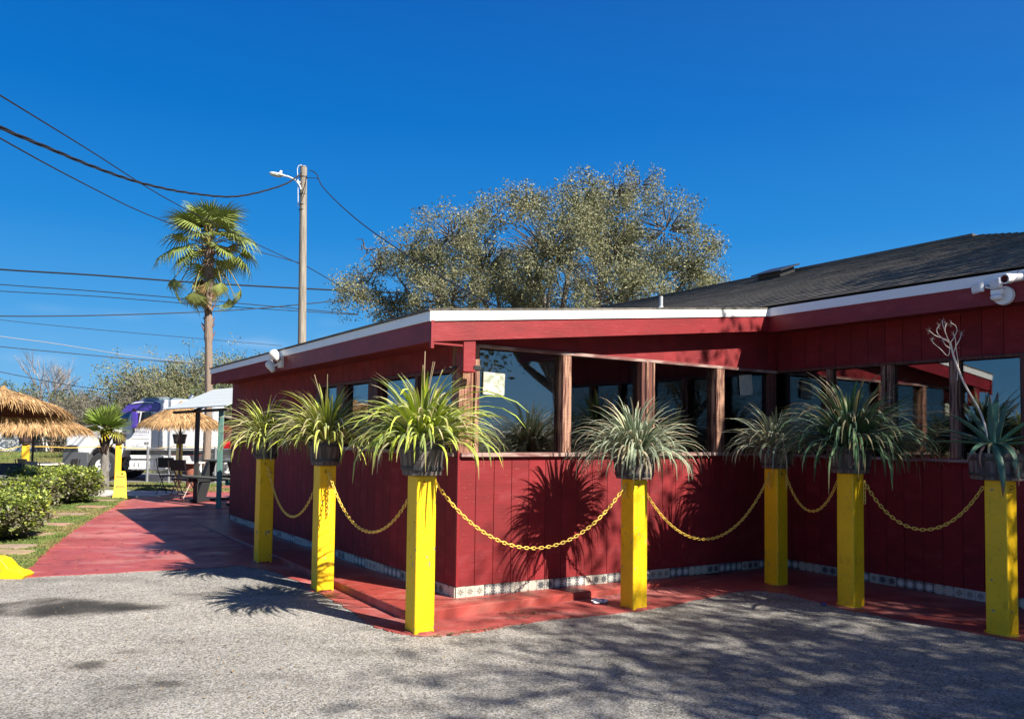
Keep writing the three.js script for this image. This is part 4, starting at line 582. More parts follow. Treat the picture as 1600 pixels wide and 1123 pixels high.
{
  const wire = (label, pts, r, mat = M.wire, n = 40) => { const P = pts.map(([x, y, d]) => at(x, y, d)); if (pts[0][0] < 0) P.unshift(P[0].clone().add(P[0].clone().sub(P[1]).normalize().multiplyScalar(24)).add(V3(0, .8, 0))); const o = P[0].clone(), t = new THREE.Mesh(new THREE.TubeGeometry(new THREE.CatmullRomCurve3(P.map((p) => p.clone().sub(o))), n, r, 5), mat); t.name = numbered('utility_wire'); t.position.copy(o); scene.add(t); return tag(t, label, 'wire'); };
  // the twisted service cable: three strands wound together
  const P = [[-80, 158, 8.2], [0, 199, 9.6], [75, 231, 11.3], [150, 262, 13.4], [225, 287, 16], [300, 302, 19], [365, 307, 21.6], [420, 296, 24], [452, 284, 25.4], [474, 268, 26.2]].map(([x, y, d]) => at(x, y, d)); P.unshift(P[0].clone().add(P[0].clone().sub(P[1]).normalize().multiplyScalar(14)).add(V3(0, 1.6, 0))); const c = new THREE.CatmullRomCurve3(P), t = thing('service_cable', 'thick twisted cable sagging from the pole top to the upper left', 'wire', null, P[0].toArray());
  for (let s = 0; s < 3; s++) { const pts = []; for (let i = 0; i <= 400; i++) { const q = c.getPointAt(i / 400), a = i * .23 + s * 2.094, tn = c.getTangentAt(i / 400), u = tn.clone().cross(V3(0, 1, 0)).normalize(), v = u.clone().cross(tn); pts.push(q.addScaledVector(u, Math.cos(a) * .016).addScaledVector(v, Math.sin(a) * .016).sub(P[0])); } part('strand', new THREE.TubeGeometry(new THREE.CatmullRomCurve3(pts), 440, .0135, 5), M.wire, t); }
  wire('thin straight wire from the upper left corner passing behind the palm crown', [[-60, 112, 9], [0, 149, 10.5], [135, 232, 14.5], [270, 316, 20], [400, 381, 24.5], [472, 414, 26.2]], .013);
  wire('thin wire below the twisted cable, crossing the palm crown', [[-60, 180, 9.5], [0, 216, 11], [125, 284, 14.5], [250, 343, 19.5], [400, 392, 25], [470, 411, 26.2]], .013);
  wire('wire running on from the pole into the oak on the right', [[472, 412, 26.2], [510, 434, 28], [545, 455, 30], [600, 478, 33]], .015);
  wire('thick black wire crossing behind the palm', [[-40, 418, 33], [150, 430, 34], [300, 441, 35], [520, 453, 36.5], [640, 458, 37]], .038);
  wire('upper of the two thin wires below the thick black wire', [[-40, 441, 33], [150, 455, 34], [330, 470, 35], [560, 491, 37]], .02);
  wire('lower of the two thin wires below the thick black wire', [[-40, 452, 34], [150, 463, 35], [330, 477, 36], [560, 492, 38]], .018);
  wire('wire rising slightly to the right across the pole', [[-40, 493, 30], [60, 494, 31], [180, 492, 32.5], [320, 487, 34.5], [400, 482, 36], [545, 468, 38]], .024);
  wire('faint thin wire with small spacers, under the rising wire', [[-40, 495, 44], [120, 512, 46], [300, 528, 48], [440, 540, 50]], .016);
  wire('pale sagging cable above the bare tree', [[-40, 520, 36], [80, 536, 38], [200, 555, 40], [330, 570, 42]], .02, std(.20, .22, .25, .5));
  wire('thin dark wire just below the pale cable', [[-40, 537, 36], [110, 552, 38], [235, 563, 40], [330, 569, 42]], .02);
  wire('lowest thin wire at the left, falling behind the thatch', [[-40, 572, 36], [60, 593, 38], [140, 606, 41], [230, 612, 44]], .018);
  wire('service wire dropping from the pole top to the restaurant roof', [[484, 266, 26.1], [494, 271, 25.6], [500, 286, 25.2], [515, 304, 24.4], [560, 345, 22.4], [640, 401, 19.4], [720, 450, 17], [800, 490, 15.2], [835, 506, 14.6]], .017);
  wire('short loop of wire joined to the service wire at the pole', [[476, 278, 26.15], [488, 278, 25.9], [497, 280, 25.4], [501, 288, 25.15]], .012);
}
// ---------------------------------------------------------------- the street side: truck, house, car
{
  const S = 46.35, base = at(97, 751, 26); base.y = -.135;
  const t = thing('semi_truck', 'white semi truck with a purple visor and mirror, parked on the street', 'truck', null, base.toArray());
  const X = (px) => (px - 97) / S, Y = (py) => (751.5 + (px0 - 97) * .012 - py) / S; let px0 = 200; const pt = (x, y) => { px0 = x; return [X(x), Y(y)]; };
  const white = new THREE.MeshPhysicalMaterial({ color: lin(.60, .61, .62), roughness: .3, clearcoat: .6, side: THREE.DoubleSide }), purple = new THREE.MeshPhysicalMaterial({ color: lin(.055, .028, .26), roughness: .22, clearcoat: .8 }), W = 2.2, grey = std(.07, .074, .08, .6), chrome = std(.6, .6, .62, .25, { metalness: .9 });
  const prof = (pts, w, z, b = .02) => extr(pts.map((p) => pt(...p)), w - 2 * b, b).translate(0, 0, z - w + b);
  part('hood', prof([[101, 709], [100, 690], [103, 676], [112, 671], [150, 667], [196, 662], [200, 702], [186, 702], [183, 712], [178, 703], [170, 697], [158, 694], [146, 697], [137, 704], [133, 709]], W - .16, -.08, .06), white, t);
  part('cab', prof([[194, 664], [207, 634], [240, 629], [254, 628], [254, 702.5], [194, 702.5]], W, 0, .05), white, t);
  part('fairing', prof([[254.6, 628], [262, 628], [262, 702.5], [254.6, 702.5]], W - .1, -.05, .02), std(.20, .24, .30, .5), t);
  part('sleeper', prof([[262.4, 628.5], [290, 627.5], [306, 628], [306, 703], [262.4, 703]], W, 0, .05), white, t);
  part('roof_fairing', prof([[205, 633], [214, 624], [250, 622.5], [292, 626.5], [292, 630], [240, 631]], W - .3, -.15, .03), std(.20, .25, .28, .4), t);
  part('visor_stripe', prof([[200, 633.2], [207, 630], [222, 628.6], [236, 630], [236, 631], [222, 629.8], [208, 631.4]], .03, .064, .004), white, t);
  part('sun_visor', prof([[180, 653], [183, 647], [193, 637], [206, 630], [220, 628.5], [238, 630], [244.5, 633], [245, 640], [241, 643.5], [214, 641.5], [200, 643], [188, 648]], W + .06, .03, .03), purple, t);
  part('windshield', prof([[190.5, 663], [203, 636.5], [207, 636.5], [196, 663]], W - .2, -.1, .006), M.carGlass, t);
  part('pillar', prof([[195.5, 664.5], [208.5, 641.5], [212.5, 641.5], [201, 664.5]], .03, .012, .004), white, t);
  part('door_window', prof([[217.5, 645], [230, 644.5], [232, 647], [232.5, 660], [214, 667]], .03, .008, .002), M.carGlass, t);
  part('quarter_window', prof([[204, 663], [212.5, 646], [214.5, 646.5], [212, 664.5]], .03, .008, .002), M.carGlass, t);
  const mir = part('mirror', merge([new RoundedBoxGeometry(.2, .56, .14, 3, .05).translate(X(211), Y(658), .22)]), purple, t); part('mirror_arm', merge([cyl(V3(X(205), Y(641), .02), V3(X(210), Y(645), .22), .05), cyl(V3(X(206), Y(676), .02), V3(X(210), Y(670), .2), .03)]), M.black, mir);
  part('bumper', merge([prof([[97, 736], [96.5, 710], [99, 708], [133, 709.6], [134, 724], [130, 736]], W, 0, .03)]), grey, t);
  part('headlight', prof([[98, 707.5], [99, 699], [106, 697], [117, 698], [118.5, 707], [99, 708.5]], .05, .0, .01), std(.03, .032, .035, .15), t);
  part('grille', prof([[97.5, 707], [99, 680], [101, 678], [100.5, 707]], W - .6, -.3, .005), std(.05, .05, .055, .4), t);
  part('chassis', prof([[133, 722], [190, 704], [190, 703.2], [345, 703.2], [345, 712.5], [190, 712.5]], .9, -.65, .01), M.black, t);
  part('fuel_tank', cyl(V3(X(199), Y(726), -.28), V3(X(246), Y(726), -.28), .23, .23, 24), std(.7, .7, .7, .3), t);
  for (const x of [207, 214, 238]) part('tank_strap', new THREE.TorusGeometry(.235, .014, 6, 28).rotateY(Math.PI / 2).translate(X(x), Y(726), -.28), M.greyMetal, t);
  part('side_step', merge([prof([[200, 712.6], [251, 712.6], [246, 717.5], [202, 717.5]], .5, -.03, .01), prof([[199, 731.5], [256, 731.5], [256, 734], [199, 734]], .4, 0, .005)]), white, t);
  part('battery_box', prof([[252, 714], [290, 714], [292, 733], [252, 733]], .5, -.05, .02), white, t);
  part('exhaust_stack', cyl(V3(X(281), Y(627), -.4), V3(X(288), Y(617), -.4), .05, .05, 12), chrome, t);
  part('antenna', cyl(V3(X(213), Y(630), -.2), V3(X(215), Y(622), -.2), .006, .004, 5), M.black, t);
  const wheel = (cx, cz, name = 'wheel') => { const w = new THREE.Group(); w.name = name; t.add(w); w.position.set(X(cx), .485, cz); part('tyre', new THREE.LatheGeometry([[.27, -.13], [.44, -.14], [.485, -.10], [.485, .10], [.44, .14], [.27, .13]].map((p) => new THREE.Vector2(...p)), 36).rotateX(Math.PI / 2), std(.028, .028, .03, .85), w); part('rim', new THREE.LatheGeometry([[.001, .05], [.10, .06], [.12, .04], [.2, .03], [.25, .10], [.275, .13]].map((p) => new THREE.Vector2(...p)), 28).rotateX(Math.PI / 2), std(.8, .8, .8, .3), w); const nuts = []; for (let k = 0; k < 8; k++) nuts.push(new THREE.CylinderGeometry(.026, .026, .03, 8).rotateX(Math.PI / 2).translate(Math.cos(k * .785) * .19, Math.sin(k * .785) * .19, .045)); part('wheel_nuts', merge(nuts), M.black, w); };
  wheel(158.5, -.16); wheel(158.5, -2.0); wheel(322, -.16); wheel(322, -2.0);
  // lettering on the door
  const sign = (w, h, x, y, draw) => { const c = canvasTex(512, Math.round(512 * h / w), draw), m = part('lettering', new THREE.PlaneGeometry(w, h), new THREE.MeshStandardMaterial({ map: c, roughness: .35 }), t); m.position.set(X(x), Y(y), .012); };
  const bg = (c, w, h) => { c.fillStyle = '#cccdcf'; c.fillRect(0, 0, w, h); c.textAlign = 'center'; c.textBaseline = 'middle'; };
  sign(.58, .30, 216.5, 680, (c, w, h) => { bg(c, w, h); c.fillStyle = '#141c5c'; c.font = 'bold 112px serif'; c.fillText('ESPERANZA', w / 2, h * .26, w * .97); c.fillStyle = '#49548c'; c.font = 'bold 60px serif'; c.fillText('TRUCKING LLC', w / 2, h * .62, w * .9); });
  sign(.40, .10, 213, 697, (c, w, h) => { bg(c, w, h); c.fillStyle = '#3c7fa0'; c.font = 'bold 52px sans-serif'; c.fillText('US DOT', w / 2, h * .3); c.fillStyle = '#3d447e'; c.fillText('VIN', w * .42, h * .76); });
  sign(.15, .085, 226, 694, (c, w, h) => { bg(c, w, h); c.fillStyle = '#22252a'; c.fillRect(20, 30, w - 40, h - 60); c.fillStyle = '#cccdcf'; c.font = 'bold 170px sans-serif'; c.fillText('EN', w / 2, h / 2); });
  part('door_seam', merge([prof([[233.5, 640], [234, 640], [234, 702], [233.5, 702]], .01, .006, .001), prof([[244.5, 648], [245.2, 648], [245.2, 702], [244.5, 702]], .01, .006, .001)]), grey, t);
}
{
  const base = at(346, 715, 31.5); base.y = -.18; const t = thing('parked_car', 'bright red car parked beyond the chain-link fence', 'car', null, base.toArray(), .1), red = new THREE.MeshPhysicalMaterial({ color: lin(.55, .012, .02), roughness: .3, clearcoat: 1 });
  part('body', extr([[-1.9, .3], [-2.0, .62], [-1.85, .78], [-.95, .86], [-.45, 1.28], [.75, 1.30], [1.35, .92], [2.0, .84], [2.05, .35], [1.6, .28], [-1.5, .28]], 1.6, .06).translate(0, 0, -.8), red, t);
  part('window', extr([[-.82, .90], [-.42, 1.22], [.7, 1.24], [1.15, .93]], .02).translate(0, 0, .84), M.carGlass, t); part('rear_light', rb(.05, .12, .3, -2.02, .7, .6, .01), std(.5, .02, .02, .2), t);
  for (const x of [-1.25, 1.3]) for (const z of [.75, -.75]) { const w = new THREE.Group(); w.name = 'wheel'; t.add(w); w.position.set(x, .31, z); part('tyre', new THREE.CylinderGeometry(.31, .31, .2, 24).rotateX(Math.PI / 2), std(.03, .03, .03, .9), w); part('rim', new THREE.CylinderGeometry(.18, .18, .22, 18).rotateX(Math.PI / 2), M.greyMetal, w); }
  const s = at(345, 700, 40); s.y = -.2; const sh = thing('red_shed', 'dark red shed with a low roof behind the red car', 'shed', null, s.toArray()); part('wall', span(-1.4, 1.6, 0, 2.1, -2, 0), std(.16, .02, .02, .8), sh); part('roof', extr([[-1.7, 2.06], [.1, 2.5], [1.9, 2.06], [1.9, 2.14], [.1, 2.6], [-1.7, 2.14]], 2.4).translate(0, 0, -2.2), std(.12, .10, .09, .9), sh); part('door', rb(.9, 1.8, .04, 0, .92, .03, .01), std(.10, .015, .015, .7), sh);
}
{
  const b = at(25, 697, 58); b.y = -.18; const t = thing('white_house', 'low white house with an open porch across the street at the left', 'house', null, b.toArray());
  part('wall', span(-7, 1.6, 0, 2.6, -5, 0), std(.72, .70, .68, .8), t); part('wall', span(1.6, 5.2, 0, 2.4, -5, -1.6), std(.25, .16, .11, .8), t);
  for (const x of [-5, -2.8, -.6]) { const w = part('window', rb(.9, 1.1, .06, x, 1.5, .02, .01), std(.4, .38, .36, .6), t); part('pane', span(x - .36, x + .36, 1.04, 1.96, .05, .058), M.carGlass, w); }
  for (const x of [1.7, 2.6, 3.6, 4.6, 5.2]) part('porch_post', span(x - .07, x + .07, 0, 2.4, -.2, -.06), std(.45, .32, .22, .8), t);
  part('porch_rail', merge([span(1.7, 5.2, .8, .88, -.16, -.1), span(1.7, 5.2, .4, .46, -.16, -.1)]), std(.35, .22, .15, .8), t);
  part('roof', extr([[-7.4, 2.55], [-.9, 3.6], [5.6, 2.4], [5.6, 2.5], [-.9, 3.75], [-7.4, 2.68]], 5.6).translate(0, 0, -5.3), std(.22, .18, .16, .9), t);
}
// ---------------------------------------------------------------- the terrace: posts, fence, umbrellas, tables, chairs
{
  const P = [['yellow post with a planter behind the thatched umbrella at the left', 40, 22.2, .19], ['slim yellow post rising behind the wet floor sign', 185, 25, .19], ['yellow post behind the folding chairs and the rightmost thatched umbrella', 280, 25.2, .19]];
  const tops = [];
  P.forEach(([label, px, d, w], i) => {
    const top = at(px, 693.5, d), p = top.clone(); p.y = terrain(-d) - .01; const h = top.y - p.y; tops.push(top);
    const o = thing('yellow_post', label, 'post', 'yellow posts along the street lawn', p.toArray(), .5); part('post', rb(w, h, w, 0, h / 2, 0, .012), M.yellowFar, o); part('foot', new THREE.CylinderGeometry(.13, .15, .05, 12).translate(0, .02, 0), M.yellowFar, o);
    planter('barrel_planter', ['brown barrel planter on the post behind the left umbrella', 'small brown barrel planter beside the young palm', 'brown barrel planter on the post under the right umbrella'][i], 'brown barrel planters along the lawn', top.clone().add(V3(0, .002, 0)).toArray(), .22, .16, .32, 12, [M.farStave, std(.07, .04, .035, .7)], M.black);
    const buf = newBuf(), r = rngOf(1100 + i), q = thing('grass_plant', ['sparse wisp of grass in the planter behind the left umbrella', 'withered plant with pale leaves in the planter beside the young palm', 'small pale grass plant in the planter under the right umbrella'][i], 'plant', 'small plants in the far planters', top.clone().add(V3(0, .29, 0)).toArray());
    for (let k = 0; k < 26; k++) { const a = r() * 6.28; strap(r, buf, { len: i === 1 ? .32 : .34, w: i === 1 ? .02 : .009, az: a, e0: .5 + r() * .8, droop: 1.2 + r(), base: V3(Math.cos(a) * .08, 0, Math.sin(a) * .08), green: i === 1 ? [.24, .22, .12] : [.25, .28, .15], edge: [.4, .4, .26], tip: false }); }
    part('foliage', bufGeo(buf), M.leaf, q);
  });
  const rope = (label, pts, mat = M.chain) => { const p = pts.map((q) => Array.isArray(q) ? at(...q) : q), o = p[0].clone(), m = new THREE.Mesh(new THREE.TubeGeometry(new THREE.CatmullRomCurve3(p.map((x) => x.clone().sub(o))), 30, .012, 5), mat); m.name = numbered('boundary_chain'); m.position.copy(o); scene.add(m); tag(m, label, 'chain'); };
  const d0 = (t, s) => t.clone().add(V3(s * .1, -.07, .1));
  rope('pale chain drooping left from the post behind the umbrella', [d0(tops[0], -1), [15, 701, 22], [0, 703, 21.5], [-40, 700, 20]]);
  rope('pale chain hanging from the left post towards the truck', [d0(tops[0], 1), [75, 698, 22.8], [110, 699.5, 23.8], [150, 698, 24.5], d0(tops[1], -1)]);
  rope('pale chain hanging between the slim post and the fence', [d0(tops[1], 1), [205, 700, 25], [230, 701, 25.1], [258, 699, 25.2], d0(tops[2], -1)]);
  rope('pale chain running right from the post by the folding chairs', [d0(tops[2], 1), [300, 699, 25.2], [325, 699, 25.2], [350, 696, 25]]);
}
{
  const f = thing('chain_link_fence', 'low chain-link fence with grey posts along the street', 'fence', null, [0, 0, 0]), z = -24.9, y0 = -.17, y1 = 1.02, x0 = at(229, 700, 24.9).x, x1 = -8.2, wm = std(.34, .35, .36, .5, { metalness: .5 });
  for (const px of [230, 264, 306, 336]) { const x = at(px, 720, 24.9).x; const q = part('fence_post', cyl(V3(x, y0, z), V3(x, y1 + .03, z), .04, .04, 10), M.greyMetal, f); part('post_cap', new THREE.SphereGeometry(.045, 10, 6).translate(x, y1 + .03, z), M.greyMetal, q); }
  part('top_rail', cyl(V3(x0, y1 - .02, z), V3(x1, y1 - .02, z), .018, .018, 6), M.greyMetal, f);
  const g = []; for (let x = x0 - 1.2; x < x1; x += .075) for (const s of [-1, 1]) { let a = V3(x, y0, z + s * .003), b = V3(x + 1.19, y1 - .04, z + s * .003); if (s < 0) [a.x, b.x] = [b.x, a.x]; const cut = (p, q) => { for (const lim of [x0, x1]) { const out = lim === x0 ? p.x < lim : p.x > lim; if (out) p.lerp(q, (lim - p.x) / (q.x - p.x)); } }; if (Math.max(a.x, b.x) <= x0 || Math.min(a.x, b.x) >= x1) continue; cut(a, b); cut(b, a); if (a.distanceTo(b) > .02) g.push(cyl(a, b, .0028, .0028, 3)); }
  part('wire_mesh', merge(g), wm, f, 'stuff');
}
function umbrella(label, apex, baseY, R, drop, seed, tierLabel) {
  const y0 = baseY, H = apex.y - y0, t = thing('thatched_umbrella', label, 'umbrella', 'thatched umbrellas on the terrace', [apex.x, y0, apex.z]), r = rngOf(seed);
  part('pole', cyl(V3(0, 0, 0), V3(0, H - .05, 0), .028, .024, 10), std(.06, .025, .02, .5), t); part('cap', new THREE.ConeGeometry(.13, .14, 12).translate(0, H + .03, 0), M.straw[1], t);
  const yAt = (q) => H - drop * (.9 * q + .1 * q * q);
  const lining = new THREE.LatheGeometry(Array.from({ length: 9 }, (_, i) => new THREE.Vector2(Math.max(.01, R * .93 * i / 8), yAt(i / 8 * .95) - .05)), 28); part('lining', lining, std(.11, .022, .018, .9), t);
  for (let k = 0; k < 8; k++) { const a = k / 8 * 6.283; part('rib', cyl(V3(0, yAt(0) - .08, 0), V3(Math.cos(a) * R * .9, yAt(.93) - .075, Math.sin(a) * R * .9), .011, .009, 5), std(.10, .05, .03, .7), t); }
  // straw, laid in courses from rim to top
  const blade = (L, w) => { const g = new THREE.BufferGeometry(); g.setAttribute('position', new THREE.Float32BufferAttribute([-w, 0, 0, w, 0, 0, w * .7, -.01, L * .6, -w * .7, -.01, L * .6, 0, -.03, L], 3)); g.setIndex([0, 1, 2, 0, 2, 3, 3, 2, 4]); g.computeVertexNormals(); return g; };
  for (let v = 0; v < 3; v++) {
    const n = Math.round(1900 * R * R), im = new THREE.InstancedMesh(blade(.36, .0075), M.straw[v], n), m = new THREE.Matrix4();
    for (let i = 0; i < n; i++) { const q = Math.sqrt(.004 + .996 * r()), a = r() * 6.283, rim = q > .84, dy = yAt(q) - yAt(q + .02), sl = Math.atan2(dy, R * .02) + (r() - .35) * .22 + (rim ? .42 * r() + .1 : 0); const e = new THREE.Euler(sl, Math.PI / 2 - a + (r() - .5) * .5, (r() - .5) * .8, 'YXZ'); const s = rim ? .45 + r() * .5 : .7 + r() * .5; m.compose(V3(Math.cos(a) * R * q * .98, yAt(q) + .015 + (r() - .3) * .03 + .014 * Math.sin(q * 30), Math.sin(a) * R * q * .98), new THREE.Quaternion().setFromEuler(e), V3(.8 + r() * .8, 1, s)); im.setMatrixAt(i, m); const k = .6 + r() * .7; im.setColorAt(i, new THREE.Color().setRGB(k, k * (.92 + r() * .1), k * .95)); }
    im.name = 'thatch'; im.userData.kind = 'stuff'; t.add(im);
  }
  return t;
}
umbrella('thatched umbrella at the left edge, nearest and showing its dark red lining', at(-14, 606, 14), -.02, 1.08, .33, 1201).rotation.x = -.14;
umbrella('thatched umbrella half hidden behind the leftmost one', at(53, 640, 18.6), -.03, 1.2, .47, 1202);
umbrella('thatched umbrella in front of the truck door', at(283, 631, 21), -.05, 1.02, .54, 1203);
{
  const table = (label, px, py, d, R) => { const p = at(px, py, d), y0 = d > 20 ? -.05 : -.03, H = p.y - y0, t = thing('round_table', label, 'table', 'round tables under the thatched umbrellas', [p.x, y0, p.z]); part('tabletop', new THREE.LatheGeometry([[.03, H - .05], [R - .02, H - .05], [R, H - .035], [R, H - .01], [R - .015, H], [.03, H]].map((q) => new THREE.Vector2(...q)), 36), new THREE.MeshStandardMaterial({ color: lin(.70, .62, .54), roughness: .5 }), t); part('pedestal', new THREE.LatheGeometry([[.001, 0], [.17, 0], [.18, .03], [.13, .08], [.12, .3], [.2, H - .06], [.001, H - .052]].map((q) => new THREE.Vector2(...q)), 20), std(.19, .06, .035, .8), t); return t; };
  table('round pale-topped table beneath the second thatched umbrella, behind the hedge', 70, 723.5, 18.6, .40); table('round pale-topped table behind the folding chairs', 299, 721.5, 21, .34);
  const chair = (label, p, turn, tone = M.blackMetal) => {
    const t = thing('folding_chair', label, 'chair', 'black folding chairs on the terrace', p, turn), seat = std(.022, .018, .018, .5);
    const b = new RoundedBoxGeometry(.43, .25, .022, 3, .01), q = b.attributes.position; for (let i = 0; i < q.count; i++) { const x = q.getX(i) / .215; q.setZ(i, q.getZ(i) + .045 * x * x); if (q.getY(i) > 0) q.setX(i, q.getX(i) * .95); } b.computeVertexNormals();
    part('backrest', b.rotateX(-.18).translate(0, .77, -.235), seat, t); part('seat', rb(.39, .03, .39, 0, .45, .02, .014), seat, t);
    for (const s of [-1, 1]) { part('frame', tube([V3(s * .215, .88, -.26), V3(s * .215, .62, -.19), V3(s * .215, .42, -.05), V3(s * .215, .0, .24)], .0125, 16, 7), tone, t); part('leg', cyl(V3(s * .19, .44, .06), V3(s * .19, .0, -.26), .0115, .0115, 7), tone, t); part('foot', new THREE.CylinderGeometry(.016, .018, .03, 8).translate(s * .215, .015, .235), M.black, t); }
    part('crossbar', merge([cyl(V3(-.19, .12, -.17), V3(.19, .12, -.17), .009, .009, 6), cyl(V3(-.215, .16, .13), V3(.215, .16, .13), .009, .009, 6)]), tone, t); return t;
  };
  const g = (px, py, d) => { const p = at(px, py, d); return [p.x, .02, p.z]; };
  chair('black folding chair left of the pair before the fence, seen against the white truck tank', g(264, 768, 19.2), 3.05); chair('dark folding chair with tan legs beside the picnic bench', g(285, 770, 17.9), 2.92, std(.30, .24, .19, .4));
  const h = (px, d) => { const p = at(px, 760, d); return [p.x, -.02, p.z]; };
  chair('black folding chair at the left edge behind the hedge', h(8, 15.6), .2); chair('black folding chair left of the pale table, behind the hedge', h(32, 16.6), -.5); chair('black chair right of the pale table, its back leaning to the truck', h(99, 18.4), -1.4); chair('black folding chair behind the yellow post at the left', h(47, 18.2), 2.6);
}
{ // picnic table, green and black
  const p = at(306, 783, 17.3); const t = thing('picnic_table', 'dark picnic table with a green-edged top at the end of the side wall', 'picnic table', null, [p.x + .509, .015, p.z - .354], -.60), top = [0, 1, 2].map((i) => std(.06 + i * .01, .072 + i * .008, .07, .6)), grn = std(.10, .33, .25, .6), dk = std(.009, .011, .013, .6);
  for (let i = 0; i < 5; i++) part('top_plank', rb(1.7, .04, .136, .45, .905, -.28 + i * .142, .008), top[i % 3], t);
  for (const z of [-.78, .80]) for (let i = 0; i < 2; i++) part('bench_plank', rb(1.7, .04, .135, .45, .565, z + (i - .5) * .142, .008), top[(i + 1) % 3], t);
  for (const x of [-.22, 1.1]) { for (const s of [-1, 1]) part('leg', extr([[s * .18, .88], [s * .36, .88], [s * .68, 0], [s * .44, 0]], .12).rotateY(Math.PI / 2).translate(x, 0, 0), dk, t); part('crossbeam', rb(.05, .12, 1.72, x + .12, .50, 0, .01), x < 0 ? dk : grn, t); part('foot_bar', rb(.1, .05, 1.5, x + .05, .025, 0, .01), dk, t); }
  part('top_edge', rb(.03, .06, .72, 1.31, .90, 0, .006), grn, t);
}
{ // canopy with a pale sheet roof at the end of the side wall
  const E = [at(258, 640, 17.2), at(318, 636.5, 16.1), at(372, 617, 15.9), at(334, 609.4, 19.4)], t = thing('canopy', 'pale sheet-roof canopy on thin posts at the end of the side wall', 'canopy', null, [0, 0, 0]);
  const A = E[0], B = E[1], n = B.clone().sub(A).normalize(), back = E[3].clone().sub(A), wide = n.clone().multiplyScalar(2.6), N = 5, roofM = std(.46, .50, .50, .5);
  for (let i = 0; i < N; i++) { const a = A.clone().addScaledVector(back, i / N), b = A.clone().addScaledVector(back, (i + .985) / N); const g = new THREE.BufferGeometry(), q = [a, a.clone().add(wide), b.clone().add(wide), b], P = []; const up = V3(0, .02, 0); for (const k of [0, 1, 2, 0, 2, 3]) P.push(q[k].clone().add(up)); for (const k of [0, 2, 1, 0, 3, 2]) P.push(q[k]); for (let k = 0; k < 4; k++) { const u = q[k], v = q[(k + 1) % 4]; P.push(u, v, v.clone().add(up), u, v.clone().add(up), u.clone().add(up)); } g.setFromPoints(P); g.computeVertexNormals(); part('roof_sheet', g, roofM, t); }
  part('edge_beam', cyl(A.clone().add(V3(.15, -.06, -.1)), A.clone().add(wide).add(V3(0, -.06, -.1)), .04, .04, 4), std(.04, .025, .02, .7), t);
  part('side_beam', cyl(A.clone().addScaledVector(n, 1.2).add(V3(0, -.07, -.05)), A.clone().addScaledVector(n, 1.2).add(back).add(V3(0, -.07, 0)), .035, .035, 4), std(.05, .045, .04, .7), t);
  const post = (px, d, m) => { const p = at(px, 640, d); part('post', span(p.x - .04, p.x + .04, .01, p.y - .02, p.z - .04, p.z + .04), m, t); }; post(309, 17.2, std(.03, .028, .025, .6)); post(345.5, 15.9, std(.09, .20, .17, .6));
}
{ // the folding wet floor sign
  const p = at(187, 777, 18); const t = thing('wet_floor_sign', 'yellow folding wet floor sign at the bend of the red path', 'sign', null, [p.x, .0, p.z], .42), ym = std(.72, .48, .02, .5);
  const text = canvasTex(512, 1024, (c, w, h) => { c.fillStyle = '#f3d530'; c.fillRect(0, 0, w, h); c.textAlign = 'center'; c.fillStyle = '#1d1b16'; c.fillRect(w * .2, h * .19, w * .6, h * .075); c.fillRect(w * .2, h * .54, w * .6, h * .075); c.fillStyle = '#f3d530'; c.font = 'bold 66px sans-serif'; c.fillText('CAUTION', w / 2, h * .248); c.fillText('CUIDADO', w / 2, h * .598); c.fillStyle = '#1d1b16'; c.font = 'bold 50px sans-serif'; c.fillText('WET FLOOR', w / 2, h * .32); c.fillText('PISO MOJADO', w / 2, h * .67); c.lineWidth = 7; c.beginPath(); c.moveTo(w / 2, h * .37); c.lineTo(w * .62, h * .47); c.lineTo(w * .38, h * .47); c.closePath(); c.stroke(); c.font = 'bold 60px sans-serif'; c.fillText('!', w / 2, h * .458); });
  const front = new THREE.MeshStandardMaterial({ map: text, color: lin(.85, .82, .8), roughness: .5 });
  const shape = () => { const s = new THREE.Shape([[-.15, 0], [-.08, 0], [-.06, .03], [.06, .03], [.08, 0], [.15, 0], [.105, .6], [.08, .63], [-.08, .63], [-.105, .6]].map((q) => new THREE.Vector2(...q))), hole = new THREE.Path([[-.05, .565], [.05, .565], [.05, .60], [-.05, .60]].map((q) => new THREE.Vector2(...q))); s.holes.push(hole); return s; };
  const panel = (m) => { const g = new THREE.ExtrudeGeometry(shape(), { depth: .012, bevelEnabled: false }), uv = g.attributes.uv, q = g.attributes.position; for (let i = 0; i < uv.count; i++) uv.setXY(i, q.getX(i) / .32 + .5, q.getY(i) / .66); return g; };
  const a = part('panel', panel(), front, t); a.rotation.x = -.24; a.position.z = .16; const b = part('panel', panel(), ym, t); b.rotation.set(.24, 0, 0); b.position.set(0, 0, -.16);
  part('hinge', cyl(V3(-.09, .615, .0), V3(.09, .615, 0), .014, .014, 8), ym, t); part('spreader', cyl(V3(.1, .3, -.1), V3(.1, .3, .1), .006, .006, 6), M.black, t);
}
